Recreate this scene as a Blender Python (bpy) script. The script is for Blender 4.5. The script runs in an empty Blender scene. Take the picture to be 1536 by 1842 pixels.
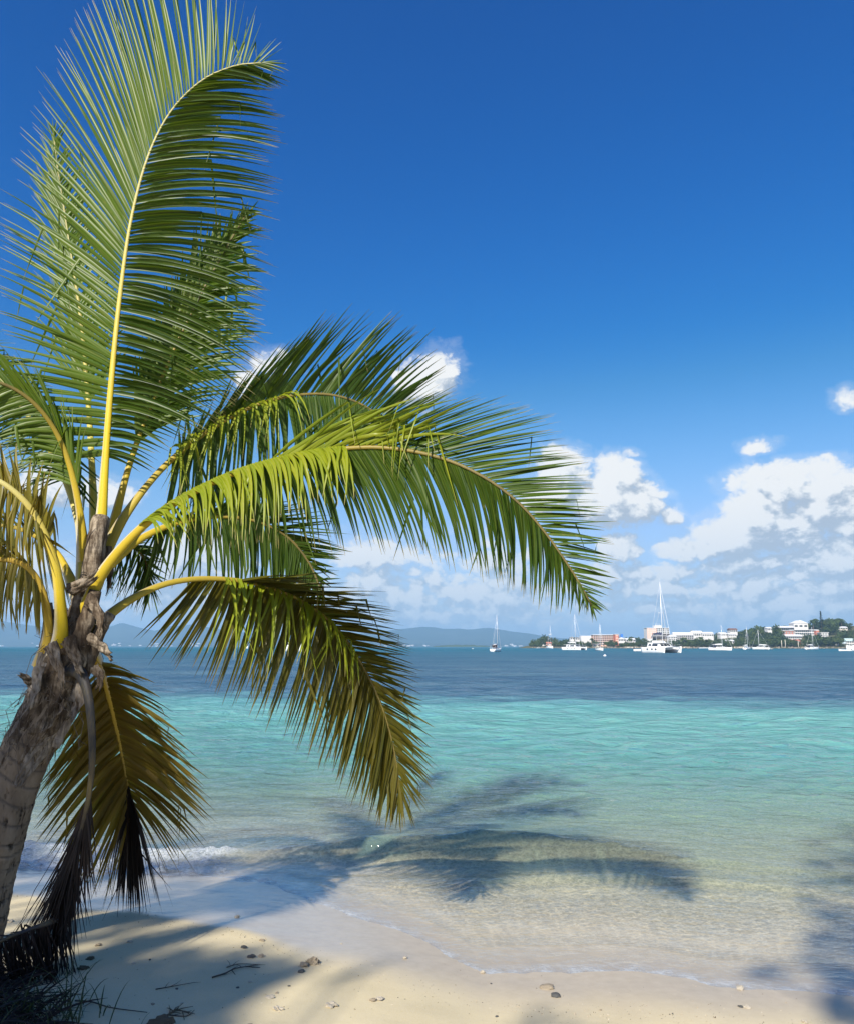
import bpy, math, random
import numpy as np
from mathutils import Vector, Matrix, Quaternion

random.seed(7)
np.random.seed(7)
SC = bpy.context.scene
COL = SC.collection

# ------------------------------------------------------------------ camera
CAM_H = 2.0
FOC = 1414.0                      # focal length in photograph pixels (photo is 1536 wide)
HAZE = 1.7e-4
PITCH = math.atan((1163 - 921) / FOC)
cam_d = bpy.data.cameras.new('camera')
cam = bpy.data.objects.new('camera', cam_d)
COL.objects.link(cam)
cam_d.sensor_fit = 'HORIZONTAL'
cam_d.sensor_width = 36.0
cam_d.lens = 36.0 * FOC / 1536.0
cam_d.clip_start = 0.05
cam_d.clip_end = 40000
cam.location = (0, 0, CAM_H)
cam.rotation_euler = (math.radians(90) + PITCH, 0, 0)
SC.camera = cam

# ------------------------------------------------------------------ light
SUN_EL = math.radians(37.0)
LIGHT_AZ = math.radians(25.0)     # the light travels away from the camera and to the right
TO_SUN = Vector((-math.sin(LIGHT_AZ) * math.cos(SUN_EL), -math.cos(LIGHT_AZ) * math.cos(SUN_EL), math.sin(SUN_EL)))
sun_d = bpy.data.lights.new('sun', 'SUN')
sun_d.energy = 4.9
sun_d.angle = math.radians(0.8)
sun_d.color = (1.0, 0.94, 0.83)
sun = bpy.data.objects.new('sun', sun_d)
COL.objects.link(sun)
sun.rotation_euler = (-TO_SUN).to_track_quat('-Z', 'Y').to_euler()

SC.view_settings.view_transform = 'Standard'
SC.view_settings.look = 'None'
SC.view_settings.gamma = 1.0
SC.view_settings.exposure = 0.7
SC.view_settings.use_curve_mapping = False
SC.cycles.max_bounces = 8
SC.cycles.transparent_max_bounces = 24
SC.cycles.volume_bounces = 0
SC.cycles.sample_clamp_indirect = 6.0
SC.cycles.use_denoising = True


def P(u, v, d):
    """The point of the place that lies d metres ahead on the line through photo pixel (u, v)."""
    a, b = (u - 768) / FOC, -(v - 921) / FOC
    cp, sp = math.cos(PITCH), math.sin(PITCH)
    y = cp - b * sp
    z = sp + b * cp
    k = d / y
    return Vector((a * k, d, CAM_H + z * k))


def G(u, v, z=0.0):
    """The point of a level plane at height z seen at photo pixel (u, v)."""
    a, b = (u - 768) / FOC, -(v - 921) / FOC
    cp, sp = math.cos(PITCH), math.sin(PITCH)
    k = (z - CAM_H) / (sp + b * cp)
    return Vector((a * k, (cp - b * sp) * k, z))


def azel(u, v):
    q = P(u, v, 1.0) - Vector((0, 0, CAM_H))
    return math.atan2(q.x, q.y), math.atan2(q.z, math.hypot(q.x, q.y))


# ------------------------------------------------------------------ node helpers
class NT:
    def __init__(self, tree):
        self.t = tree
        self.n = tree.nodes
        self.l = tree.links

    def node(self, kind, **kw):
        o = self.n.new(kind)
        for k, v in kw.items():
            setattr(o, k, v)
        return o

    def put(self, sock, v):
        if v is None:
            return
        if isinstance(v, bpy.types.NodeSocket):
            self.l.new(v, sock)
        else:
            if isinstance(v, (tuple, list)) and sock.type == 'RGBA' and len(v) == 3:
                v = (*v, 1)
            sock.default_value = v

    def m(self, op, a, b=None, c=None, clamp=False):
        o = self.node('ShaderNodeMath', operation=op, use_clamp=clamp)
        for i, v in enumerate((a, b, c)):
            self.put(o.inputs[i], v)
        return o.outputs[0]

    def vm(self, op, a, b=None):
        o = self.node('ShaderNodeVectorMath', operation=op)
        self.put(o.inputs[0], a)
        if b is not None:
            if op == 'SCALE':
                self.put(o.inputs['Scale'], b)
            else:
                self.put(o.inputs[1], b)
        return o.outputs[1] if op in ('LENGTH', 'DISTANCE', 'DOT_PRODUCT') else o.outputs[0]

    def rng(self, v, a, b, c=0.0, d=1.0, mode='LINEAR'):
        o = self.node('ShaderNodeMapRange', interpolation_type=mode)
        o.clamp = True
        self.put(o.inputs[0], v)
        for i, x in enumerate((a, b, c, d)):
            self.put(o.inputs[i + 1], x)
        return o.outputs[0]

    def mix(self, f, a, b, blend='MIX'):
        o = self.node('ShaderNodeMix', data_type='RGBA', blend_type=blend)
        self.put(o.inputs[0], f)
        self.put(o.inputs[6], a)
        self.put(o.inputs[7], b)
        return o.outputs[2]

    def noise(self, vec, scale, detail=4.0, rough=0.55, dist=0.0, dim='3D', out=0):
        o = self.node('ShaderNodeTexNoise', noise_dimensions=dim)
        self.put(o.inputs['Vector'], vec)
        o.inputs['Scale'].default_value = scale
        o.inputs['Detail'].default_value = detail
        o.inputs['Roughness'].default_value = rough
        o.inputs['Distortion'].default_value = dist
        return o.outputs[out]

    def ramp(self, f, stops, interp='LINEAR'):
        o = self.node('ShaderNodeValToRGB')
        o.color_ramp.interpolation = interp
        e = o.color_ramp.elements
        while len(e) < len(stops):
            e.new(0.5)
        for i, (p, c) in enumerate(stops):
            e[i].position = p
            e[i].color = (*c, 1) if len(c) == 3 else c
        self.put(o.inputs[0], f)
        return o.outputs[0]

    def attr(self, name, out='Fac'):
        o = self.node('ShaderNodeAttribute', attribute_name=name)
        return o.outputs[out]

    def xyz(self, v):
        o = self.node('ShaderNodeSeparateXYZ')
        self.put(o.inputs[0], v)
        return o.outputs[0], o.outputs[1], o.outputs[2]

    def comb(self, x, y, z):
        o = self.node('ShaderNodeCombineXYZ')
        for i, v in enumerate((x, y, z)):
            self.put(o.inputs[i], v)
        return o.outputs[0]

    def bump(self, h, strength=0.5, dist=0.01, normal=None):
        o = self.node('ShaderNodeBump')
        o.inputs['Strength'].default_value = strength
        o.inputs['Distance'].default_value = dist
        self.put(o.inputs['Height'], h)
        if normal is not None:
            self.put(o.inputs['Normal'], normal)
        return o.outputs[0]


# ------------------------------------------------------------------ world: clear blue sky with trade-wind cumulus
world = bpy.data.worlds.new('World')
SC.world = world
world.use_nodes = True
W = NT(world.node_tree)
W.n.clear()
sky = W.node('ShaderNodeTexSky', sky_type='NISHITA')
sky.sun_disc = False
sky.sun_elevation = SUN_EL
sky.sun_rotation = math.atan2(TO_SUN.x, TO_SUN.y)
sky.altitude = 0
sky.air_density = 0.9
sky.dust_density = 0.45
sky.ozone_density = 3.0
hsv = W.node('ShaderNodeHueSaturation')
hsv.inputs['Saturation'].default_value = 1.15
hsv.inputs['Value'].default_value = 1.0
W.l.new(sky.outputs[0], hsv.inputs['Color'])
gam = W.node('ShaderNodeGamma')
gam.inputs['Gamma'].default_value = 1.3
W.l.new(hsv.outputs[0], gam.inputs['Color'])
sc_ = W.node('ShaderNodeSeparateColor')
W.l.new(gam.outputs[0], sc_.inputs[0])
cc_ = W.node('ShaderNodeCombineColor')
W.l.new(W.m('MULTIPLY', sc_.outputs[0], W.rng(sc_.outputs[0], .4, 3.5, .05, 1.0)), cc_.inputs[0])
W.l.new(W.m('MULTIPLY', sc_.outputs[1], .83), cc_.inputs[1])
W.l.new(W.m('MULTIPLY', sc_.outputs[2], W.rng(sc_.outputs[2], 2.5, 8, 1.28, .85)), cc_.inputs[2])
tint = cc_.outputs[0]

# cumulus heads: centre and half size in photo pixels, turned into azimuth and elevation
CLOUDS = [
    (784, 668, 58, 46, .55), (750, 690, 50, 45, .45), (492, 655, 52, 30, .45), (455, 690, 40, 30, .35),
    (1108, 858, 44, 38, 1), (1090, 900, 70, 52, 1), (1140, 902, 46, 34, 1), (1008, 845, 52, 46, 1), (985, 885, 60, 40, .9),
    (1362, 925, 56, 42, .95), (1320, 965, 90, 36, .9), (1250, 988, 66, 26, .85), (1410, 955, 70, 42, .9), (1505, 885, 60, 44, .95),
    (1470, 925, 50, 34, .75), (1535, 915, 50, 50, .9), (1495, 1005, 80, 38, .95), (1420, 1035, 60, 22, .7), (1340, 1018, 120, 18, .65),
    (1365, 802, 40, 18, .18), (1395, 858, 88, 30, .68), (1480, 845, 45, 24, .5), (1526, 716, 32, 24, .25), (1210, 930, 26, 20, .45),
    (1110, 985, 40, 30, .8), (1150, 1050, 60, 36, .7), (1215, 1030, 50, 20, .7),
    (680, 1000, 110, 30, .6), (668, 1052, 62, 32, .75), (745, 1078, 46, 20, .55), (822, 1075, 28, 18, .6), (905, 1078, 36, 18, .5),
    (310, 1015, 80, 50, .85), (400, 1000, 60, 50, .7), (85, 880, 60, 40, .5), (180, 890, 60, 30, .45), (1010, 1060, 80, 20, .45),
    (1290, 1062, 220, 24, .6), (1450, 1086, 200, 20, .5), (1180, 1092, 170, 20, .5), (1090, 1040, 70, 30, .6), (1500, 1060, 90, 24, .6), (700, 1108, 300, 18, .4), (560, 1090, 120, 20, .4), (40, 1010, 80, 30, .5), (880, 1010, 90, 26, .35),
]


def make_field():
    g = bpy.data.node_groups.new('cloud_field', 'ShaderNodeTree')
    g.interface.new_socket('Dir', in_out='INPUT', socket_type='NodeSocketVector')
    g.interface.new_socket('Field', in_out='OUTPUT', socket_type='NodeSocketFloat')
    T = NT(g)
    gi = T.node('NodeGroupInput')
    go = T.node('NodeGroupOutput')
    d = T.vm('NORMALIZE', gi.outputs[0])
    x, y, z = T.xyz(d)
    az = T.m('ARCTAN2', x, y)
    el = T.m('ARCSINE', z)
    best = None
    for (u, v, rx, ry, wgt) in CLOUDS:
        a, e = azel(u, v)
        rx, ry = rx / FOC, ry / FOC
        qx = T.m('MULTIPLY', T.m('SUBTRACT', az, a), 1 / rx)
        qy = T.m('MULTIPLY', T.m('SUBTRACT', el, e), 1 / ry)
        r2 = T.m('ADD', T.m('MULTIPLY', qx, qx), T.m('MULTIPLY', qy, qy))
        f = T.m('SUBTRACT', 0.55 + wgt * 0.45, T.m('MULTIPLY', r2, 0.55))
        best = f if best is None else T.m('SMOOTH_MAX', best, f, 0.18)
    # a broken low band runs round the whole horizon
    band_n = T.noise(d, 5.0, 3, .5)
    band = T.m('SUBTRACT', T.m('MULTIPLY', band_n, 1.5), T.m('MULTIPLY', T.m('ABSOLUTE', T.m('SUBTRACT', el, 0.045)), 9.0))
    band = T.m('MINIMUM', band, 0.62)
    best = T.m('SMOOTH_MAX', T.m('MAXIMUM', best, -1.2), band, 0.15)
    sx = T.vm('MULTIPLY', d, (1.0, 1.0, 1.35))
    n1 = T.noise(sx, 15.0, 8, .57, .2)
    n2 = T.noise(sx, 48.0, 6, .6, .0)
    bl = T.m('ABSOLUTE', T.m('SUBTRACT', T.noise(sx, 30.0, 4, .55, .2), .5))
    nn = T.m('ADD', T.m('MULTIPLY', T.m('SUBTRACT', n1, .5), 1.4), T.m('ADD', T.m('MULTIPLY', T.m('SUBTRACT', n2, .5), .45), T.m('MULTIPLY', T.m('SUBTRACT', bl, .10), 2.2)))
    T.l.new(T.m('ADD', T.m('SUBTRACT', best, 0.10), nn), go.inputs[0])
    return g


FIELD = make_field()


def field(vec):
    o = W.node('ShaderNodeGroup')
    o.node_tree = FIELD
    W.l.new(vec, o.inputs[0])
    return o.outputs[0]


geo = W.node('ShaderNodeTexCoord')
dirv = W.vm('NORMALIZE', geo.outputs['Generated'])
f0 = field(dirv)
f1 = field(W.vm('ADD', dirv, (-0.008, 0, 0.013)))
f2 = field(W.vm('ADD', dirv, (-0.014, 0, 0.034)))
alpha = W.m('MAXIMUM', W.rng(f0, -.02, 0.46, 0, 0.97, 'SMOOTHSTEP'), W.rng(f0, -.40, .15, 0, .16, 'SMOOTHSTEP'))
fine = W.m('MULTIPLY', W.m('SUBTRACT', f0, f1), 1.35)
broad = W.m('MULTIPLY', W.m('SUBTRACT', f0, f2), 1.1)
lit = W.m('ADD', W.m('ADD', fine, broad), 0.42, clamp=True)
_, _, wz = W.xyz(dirv)
low = W.rng(W.m('ARCSINE', wz), 0.01, 0.19, 1, 0, 'SMOOTHSTEP')
ccol = W.ramp(lit, [(0.0, (4.7, 5.4, 6.3)), (0.28, (5.9, 6.5, 7.2)), (0.55, (7.9, 8.3, 8.6)), (0.85, (9.9, 9.9, 9.7))])
ccol = W.mix(W.m('MULTIPLY', low, .30), ccol, (4.3, 5.9, 7.8))
alpha = W.m('MULTIPLY', alpha, W.rng(low, 0, 1, 1, .85))
# haze paling the last degrees above the horizon
pale = W.rng(W.m('ARCSINE', wz), 0.0, 0.40, 0.74, 0, 'SMOOTHSTEP')
base = W.mix(pale, tint, (3.9, 6.0, 9.0))
final = W.mix(alpha, base, ccol)
bg = W.node('ShaderNodeBackground')
bg.inputs['Strength'].default_value = 0.062
W.l.new(final, bg.inputs['Color'])
wo = W.node('ShaderNodeOutputWorld')
W.l.new(bg.outputs[0], wo.inputs['Surface'])
world.cycles.sampling_method = 'MANUAL'
world.cycles.sample_map_resolution = 512


# ------------------------------------------------------------------ object helpers
def tag(o, label=None, cat=None, group=None, kind=None):
    if label: o['label'] = label
    if cat: o['category'] = cat
    if group: o['group'] = group
    if kind: o['kind'] = kind
    return o


def thing(name, label, cat, loc=(0, 0, 0), rotz=0.0, group=None):
    o = bpy.data.objects.new(name, None)
    COL.objects.link(o)
    o.location = loc
    o.rotation_euler = (0, 0, rotz)
    o.empty_display_size = 0.2
    return tag(o, label, cat, group)


class MB:
    """Collects vertices, faces and per-vertex values for one mesh."""

    def __init__(self):
        self.v, self.f, self.mi, self.at = [], [], [], []

    def add(self, verts, faces, mi=0, at=None):
        b = len(self.v)
        self.v += [tuple(p) for p in verts]
        self.f += [tuple(i + b for i in f) for f in faces]
        self.mi += [mi] * len(faces)
        self.at += at if at is not None else [(0, 0, 0, 1)] * len(verts)

    def box(self, c, s, rz=0.0, mi=0):
        cx, cy, cz = c
        hx, hy, hz = s[0] / 2, s[1] / 2, s[2] / 2
        ca, sa = math.cos(rz), math.sin(rz)
        vs = []
        for z in (-hz, hz):
            for (x, y) in ((-hx, -hy), (hx, -hy), (hx, hy), (-hx, hy)):
                vs.append((cx + x * ca - y * sa, cy + x * sa + y * ca, cz + z))
        self.add(vs, [(3, 2, 1, 0), (4, 5, 6, 7), (0, 1, 5, 4), (1, 2, 6, 5), (2, 3, 7, 6), (3, 0, 4, 7)], mi)

    def tube(self, pts, rad, n=8, mi=0, at=None, flat=1.0, up=None, caps=True):
        """Swept tube; rad a number or list; flat squeezes the section along its second axis."""
        pts = [Vector(p) for p in pts]
        N = len(pts)
        if not isinstance(rad, (list, tuple)):
            rad = [rad] * N
        u = Vector(up) if up is not None else Vector((0.31, 0.2, 0.93))
        vs, fs, aa = [], [], []
        for i, p in enumerate(pts):
            t = (pts[min(i + 1, N - 1)] - pts[max(i - 1, 0)])
            t = t.normalized() if t.length > 1e-9 else Vector((0, 0, 1))
            a = u - t * u.dot(t)
            if a.length < 1e-4:
                a = t.orthogonal()
            a.normalize()
            b = t.cross(a)
            if up is None:
                u = a
            for k in range(n):
                w = 2 * math.pi * k / n
                vs.append(p + (b * math.cos(w) + a * (math.sin(w) * flat)) * rad[i])
                aa.append(at[i] if at else (0, 0, 0, 1))
        for i in range(N - 1):
            for k in range(n):
                k2 = (k + 1) % n
                fs.append((i * n + k, i * n + k2, (i + 1) * n + k2, (i + 1) * n + k))
        if caps:
            fs.append(tuple(range(n - 1, -1, -1)))
            fs.append(tuple((N - 1) * n + k for k in range(n)))
        self.add(vs, fs, mi, aa)

    def build(self, name, mats, parent=None, smooth=True, attr=None, loc=None):
        me = bpy.data.meshes.new(name)
        me.from_pydata(self.v, [], self.f)
        for m in (mats if isinstance(mats, (list, tuple)) else [mats]):
            me.materials.append(m)
        if any(self.mi):
            me.polygons.foreach_set('material_index', self.mi)
        if smooth:
            me.polygons.foreach_set('use_smooth', [True] * len(me.polygons))
        if attr:
            a = me.attributes.new(attr, 'FLOAT_COLOR', 'POINT')
            a.data.foreach_set('color', np.array(self.at, dtype=np.float32).ravel())
        me.update()
        return link(name, me, parent, loc)


def link(name, me, parent=None, loc=None):
    o = bpy.data.objects.new(name, me)
    COL.objects.link(o)
    if parent is not None:
        o.parent = parent
    if loc is not None:
        o.location = loc
    return o


def copy_tree(o, parent=None):
    c = o.copy()
    COL.objects.link(c)
    if parent is not None:
        c.parent = parent
    for ch in list(o.children):
        copy_tree(ch, c)
    return c


def mat_new(name):
    m = bpy.data.materials.new(name)
    m.use_nodes = True
    T = NT(m.node_tree)
    T.n.clear()
    out = T.node('ShaderNodeOutputMaterial')
    return m, T, out


def mat(name, col, rough=0.6, var=0.12, scale=3.0, bump=0.0, bscale=40.0, metal=0.0, spec=0.5):
    """Plain weathered surface: colour with a noise variation and optional fine relief."""
    m, T, out = mat_new(name)
    tc = T.node('ShaderNodeTexCoord')
    n = T.noise(tc.outputs['Object'], scale, 5, .6)
    k = T.rng(n, .3, .7, 1 - var, 1 + var)
    c = T.vm('SCALE', (*col[:3],), k)
    b = T.node('ShaderNodeBsdfPrincipled')
    T.l.new(c, b.inputs['Base Color'])
    b.inputs['Roughness'].default_value = rough
    b.inputs['Metallic'].default_value = metal
    b.inputs['Specular IOR Level'].default_value = spec
    if bump:
        T.l.new(T.bump(T.noise(tc.outputs['Object'], bscale, 4, .6), bump, .01), b.inputs['Normal'])
    T.l.new(b.outputs[0], out.inputs[0])
    return m


# numpy gradient noise
_perm = np.random.RandomState(3).permutation(512)
_ang = np.random.RandomState(4).rand(512) * 2 * np.pi
_gx, _gy = np.cos(_ang), np.sin(_ang)


def perlin(x, y, seed=0):
    xi = np.floor(x).astype(int)
    yi = np.floor(y).astype(int)
    xf, yf = x - xi, y - yi

    def g(ix, iy, dx, dy):
        h = _perm[(ix + seed * 17 + _perm[(iy + seed * 31) & 511]) & 511]
        return _gx[h] * dx + _gy[h] * dy
    s = xf * xf * xf * (xf * (xf * 6 - 15) + 10)
    t = yf * yf * yf * (yf * (yf * 6 - 15) + 10)
    a = g(xi, yi, xf, yf) * (1 - s) + g(xi + 1, yi, xf - 1, yf) * s
    b = g(xi, yi + 1, xf, yf - 1) * (1 - s) + g(xi + 1, yi + 1, xf - 1, yf - 1) * s
    return (a * (1 - t) + b * t) * 1.4


def fbm(x, y, o=4, seed=0, rough=0.5):
    r, a = 0, 1.0
    for i in range(o):
        r = r + a * perlin(x * 2 ** i, y * 2 ** i, seed + i)
        a *= rough
    return r


def grid_mesh(name, X, Y, Z, mats, attrs=None, kind=None):
    R, Cn = X.shape
    me = bpy.data.meshes.new(name)
    me.vertices.add(R * Cn)
    me.vertices.foreach_set('co', np.stack([X, Y, Z], -1).astype(np.float32).ravel())
    i = np.arange(R * Cn).reshape(R, Cn)
    q = np.stack([i[:-1, :-1], i[:-1, 1:], i[1:, 1:], i[1:, :-1]], -1).reshape(-1, 4)
    me.loops.add(q.size)
    me.loops.foreach_set('vertex_index', q.ravel().astype(np.int32))
    me.polygons.add(len(q))
    me.polygons.foreach_set('loop_start', np.arange(0, q.size, 4, dtype=np.int32))
    me.polygons.foreach_set('loop_total', np.full(len(q), 4, dtype=np.int32))
    me.polygons.foreach_set('use_smooth', np.ones(len(q), dtype=bool))
    me.materials.append(mats)
    for k, a in (attrs or {}).items():
        at = me.attributes.new(k, 'FLOAT', 'POINT')
        at.data.foreach_set('value', a.astype(np.float32).ravel())
    me.update()
    me.validate()
    o = link(name, me)
    if kind:
        o['kind'] = kind
    return o


def smooth01(a, b, x):
    t = np.clip((x - a) / (b - a), 0, 1)
    return t * t * (3 - 2 * t)


def grow(a, b, s0, k):
    """Coordinates from a to b whose step starts at s0 and grows by the factor k."""
    r, s = [a], s0
    while r[-1] < b:
        s *= k
        r.append(r[-1] + s)
    return r
# ================================================================== beach and sea
_E = [(-9000, 60), (-400, 30), (-40, 11.5), (-12, 9.2), (-5.5, 8.0), (-3.4, 7.62), (-2.0, 7.4), (-1.3, 7.1)] + \
     [(G(u, v).x, G(u, v).y) for (u, v) in ((560, 1622), (640, 1650), (700, 1668), (760, 1692), (800, 1716), (830, 1735), (870, 1752), (930, 1750), (1000, 1751), (1130, 1748), (1220, 1756), (1280, 1772), (1340, 1780), (1450, 1785), (1536, 1790))] + \
     [(3.4, 4.75), (6, 4.4), (12, 3.4), (40, 1.0), (400, -10), (9000, -40)]
_EX = np.array([p[0] for p in _E]); _EY = np.array([p[1] for p in _E])


def edge(x):
    return np.interp(x, _EX, _EY)


_WETL = [(-400, 29), (-12, 8), (-4, 6.9), (-2.71, 6.25), (-2.3, 6.02), (-1.88, 5.88), (-1.5, 5.75), (-1.02, 5.5), (-.4, 5.15), (.3, 4.8), (2.5, 4.45), (12, 2.9), (400, -11)]


def wetline(x):
    return np.interp(x, [p[0] for p in _WETL], [p[1] for p in _WETL])


def sea_depth(s):
    return np.interp(s, [0, .5, 1.5, 3, 6, 12, 24, 40, 100, 300], [0, .02, .07, .17, .42, .85, 1.7, 4.2, 7, 9])


def ground_z(x, y):
    x = np.asarray(x, float); y = np.asarray(y, float)
    s = edge(x) - y
    land = np.where(s < 7, .085 * s, .595 + .25 * (1 - np.exp(-(s - 7) / 3)))
    land = land + .012 * fbm(x * 1.1, y * 1.1, 3, 5) * smooth01(.1, 1.2, s)
    bed = -sea_depth(-s) + .02 * fbm(x * .8, y * .8, 3, 9) * smooth01(.3, 3, -s)
    return np.where(s > 0, land, bed)


def gz(x, y):
    return float(ground_z(np.array([x]), np.array([y]))[0])


# sand ---------------------------------------------------------------
m_sand, T, out = mat_new('coral_sand')
pos = T.node('ShaderNodeNewGeometry').outputs['Position']
wet = T.attr('wet'); land_a = T.attr('inland')
n_big = T.noise(pos, 1.6, 5, .6)
n_fin = T.noise(pos, 160, 3, .7)
n_mid = T.noise(pos, 14, 5, .65)
n_spk = T.noise(pos, 420, 2, .6)
dry = T.mix(T.rng(n_big, .3, .7), (.57, .47, .27), (.65, .545, .325))
dry = T.mix(T.rng(n_fin, .35, .75), dry, T.mix(.5, dry, (.66, .6, .5)))
dry = T.mix(T.m('MULTIPLY', T.rng(n_spk, .66, .76), .45), dry, (.24, .19, .13))
wetc = T.mix(T.rng(n_mid, .3, .7), (.42, .35, .25), (.485, .41, .30))
wetc = T.mix(T.m('MULTIPLY', T.rng(n_spk, .64, .76), .35), wetc, (.2, .16, .12))
sandc = T.mix(wet, dry, wetc)
_, _, hz_ = T.xyz(pos)
sandc = T.mix(T.rng(hz_, .0, -.04), sandc, T.mix(T.rng(n_mid, .3, .7), (.84, .69, .45), (.92, .77, .52)))
# farther inland the beach goes over to leaf litter and scrub soil
sandc = T.mix(land_a, sandc, T.mix(T.rng(n_mid, .3, .7), (.05, .06, .025), (.12, .1, .06)))
pb = T.node('ShaderNodeBsdfPrincipled')
T.l.new(sandc, pb.inputs['Base Color'])
T.l.new(T.rng(wet, 0, 1, .95, .55), pb.inputs['Roughness'])
T.l.new(T.rng(wet, 0, 1, .12, .5), pb.inputs['Specular IOR Level'])
T.l.new(T.attr('film'), pb.inputs['Coat Weight'])
pb.inputs['Coat Roughness'].default_value = .09
pb.inputs['Coat IOR'].default_value = 1.33
hh = T.m('ADD', T.m('MULTIPLY', n_fin, .55), T.m('MULTIPLY', n_mid, 1.0))
bn = T.node('ShaderNodeBump')
bn.inputs['Distance'].default_value = .006
T.l.new(hh, bn.inputs['Height'])
T.l.new(T.rng(wet, 0, 1, .42, .14), bn.inputs['Strength'])
T.l.new(bn.outputs[0], pb.inputs['Normal'])
T.l.new(T.bump(T.noise(T.vm('MULTIPLY', pos, (1, 2.2, 1)), 6, 4, .55), .22, .02), pb.inputs['Coat Normal'])
T.l.new(pb.outputs[0], out.inputs[0])

xs = np.array([-q for q in grow(7, 9000, .05, 1.12)][::-1] + list(np.arange(-6.95, 7, .045)) + grow(7, 9000, .05, 1.12))
ys = np.array([-q for q in grow(-2.4, 9000, .05, 1.13)][::-1] + list(np.arange(2.45, 11.5, .045)) + grow(11.5, 13500, .05, 1.06))
X, Y = np.meshgrid(xs, ys)
Z = ground_z(X, Y)
wl = wetline(X) + .10 * fbm(X * 1.7, Y * .3, 3, 21)
ww_ = .30 * smooth01(-1.3, -.2, X)
wet_a = smooth01(-.02 - ww_, .10 + ww_, Y - wl)
film_a = wet_a * np.clip(1.0 - .85 * smooth01(-.9, .1, X + (Y - 6) * .2), .12, 1)
# small scour dimples round the wash line
Z = Z - .004 * wet_a * np.maximum(0, fbm(X * 3, Y * 3, 3, 13))
inl = smooth01(8, 16, edge(X) - Y + 2 * fbm(X * .3, Y * .3, 3, 2))
grid_mesh('beach', X, Y, Z, m_sand, {'wet': wet_a, 'film': film_a, 'inland': inl}, 'structure')

# water --------------------------------------------------------------
ys = np.array(list(np.arange(3.6, 10.2, .022)) + grow(10.2, 13000, .023, 1.017))
uu = np.array([-q for q in grow(4.6, 60, .028, 1.1)][::-1] + list(np.arange(-4.575, 4.6, .024)) + grow(4.6, 60, .028, 1.1))
U, Y = np.meshgrid(uu, ys)
X = U * (Y + 1.5) / 6.5
SPC = np.gradient(Y, axis=0)
s_off = Y - edge(X)
dep0 = -ground_z(X, Y)
rs = np.random.RandomState(11)
Z = np.zeros_like(X)
for lam in np.geomspace(.13, 9.0, 46):
    k = 2 * np.pi / lam
    th = -np.pi / 2 + rs.normal(0, .75)
    ph = rs.rand() * 6.28
    amp = .0125 * lam ** .92 if lam < 1.2 else .0125 * 1.2 ** .92 * (lam / 1.2) ** .35
    res = smooth01(2.6, 5, lam / SPC)
    if res.max() <= 0:
        continue
    a = amp * res * smooth01(-.02, .5 + .35 * lam, dep0)
    Z += a * np.sin(k * (X * np.cos(th) + Y * np.sin(th)) + ph + 1.3 * perlin(X / lam * .22, Y / lam * .22, int(lam * 100) % 90)) * .62
# small capillary relief close in
Z += .0035 * fbm(X * 7, Y * 10, 3, 40) * smooth01(0, .06, dep0) * smooth01(12, 8, Y)
# the wave that is about to break along the shore
cx = np.array([-9, -5, -3.6, -2.8, -2.1, -1.6, -1.0, -.3, .5, 1.2, 1.8, 2.4, 3.2, 5, 9])
cy = np.array([9.4, 8.5, 8.15, 8.0, 7.95, 7.98, 8.08, 8.14, 8.16, 8.13, 8.0, 7.75, 7.5, 7.1, 6.2])
ca = np.array([.10, .20, .24, .24, .21, .15, .14, .185, .205, .185, .14, .09, .05, .03, .02])
yc = np.interp(X, cx, cy) + .05 * perlin(X * 1.1, X * 0 + .3, 8)
A = np.interp(X, cx, ca) * (1 + .22 * perlin(X * 1.6, X * 0 + .7, 14))
q = Y - yc
front = np.exp(-(np.minimum(q, 0) / .20) ** 2)
back = np.exp(-np.maximum(q, 0) / .75)
ridge = A * np.where(q < 0, front, back)
# the trough before the wave draws the water down, a second low fold runs to the right
ridge -= .03 * np.exp(-((q + .62) / .25) ** 2) * smooth01(.05, .12, A)
cy2 = np.interp(X, [-3, -1.5, -.5, .4, 1.2, 1.9, 2.6, 3.6], [8.6, 7.6, 7.25, 7.2, 7.28, 7.3, 7.15, 6.8])
a2 = np.interp(X, [-3, -1.5, -.5, .4, 1.2, 1.9, 2.6, 3.6], [0, .015, .02, .03, .06, .075, .04, 0])
q2 = Y - cy2 - .04 * perlin(X * 2, X * 0 + .1, 3)
ridge += a2 * np.where(q2 < 0, np.exp(-(q2 / .13) ** 2), np.exp(-q2 / .3))
Z += ridge * smooth01(.0, .12, dep0 + .02)
foam_core = smooth01(-1.55, -2.1, X + .25 * perlin(Y * 2, X, 4)) * smooth01(.12, .0, q) * smooth01(-.70, -.45, q) * smooth01(-5.5, -4, X)
lip = .55 * smooth01(-.9, -1.9, X) * np.exp(-((q - .02) / .07) ** 2)
fn = .5 + .5 * fbm(X * 5, Y * 5, 4, 33, .6)
foam = np.clip(foam_core * (.35 + fn) + lip * fn, 0, 1)
Z += foam * (.018 + .05 * np.maximum(0, fbm(X * 9, Y * 9, 3, 50))) * smooth01(.0, .04, dep0 + .04)
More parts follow.
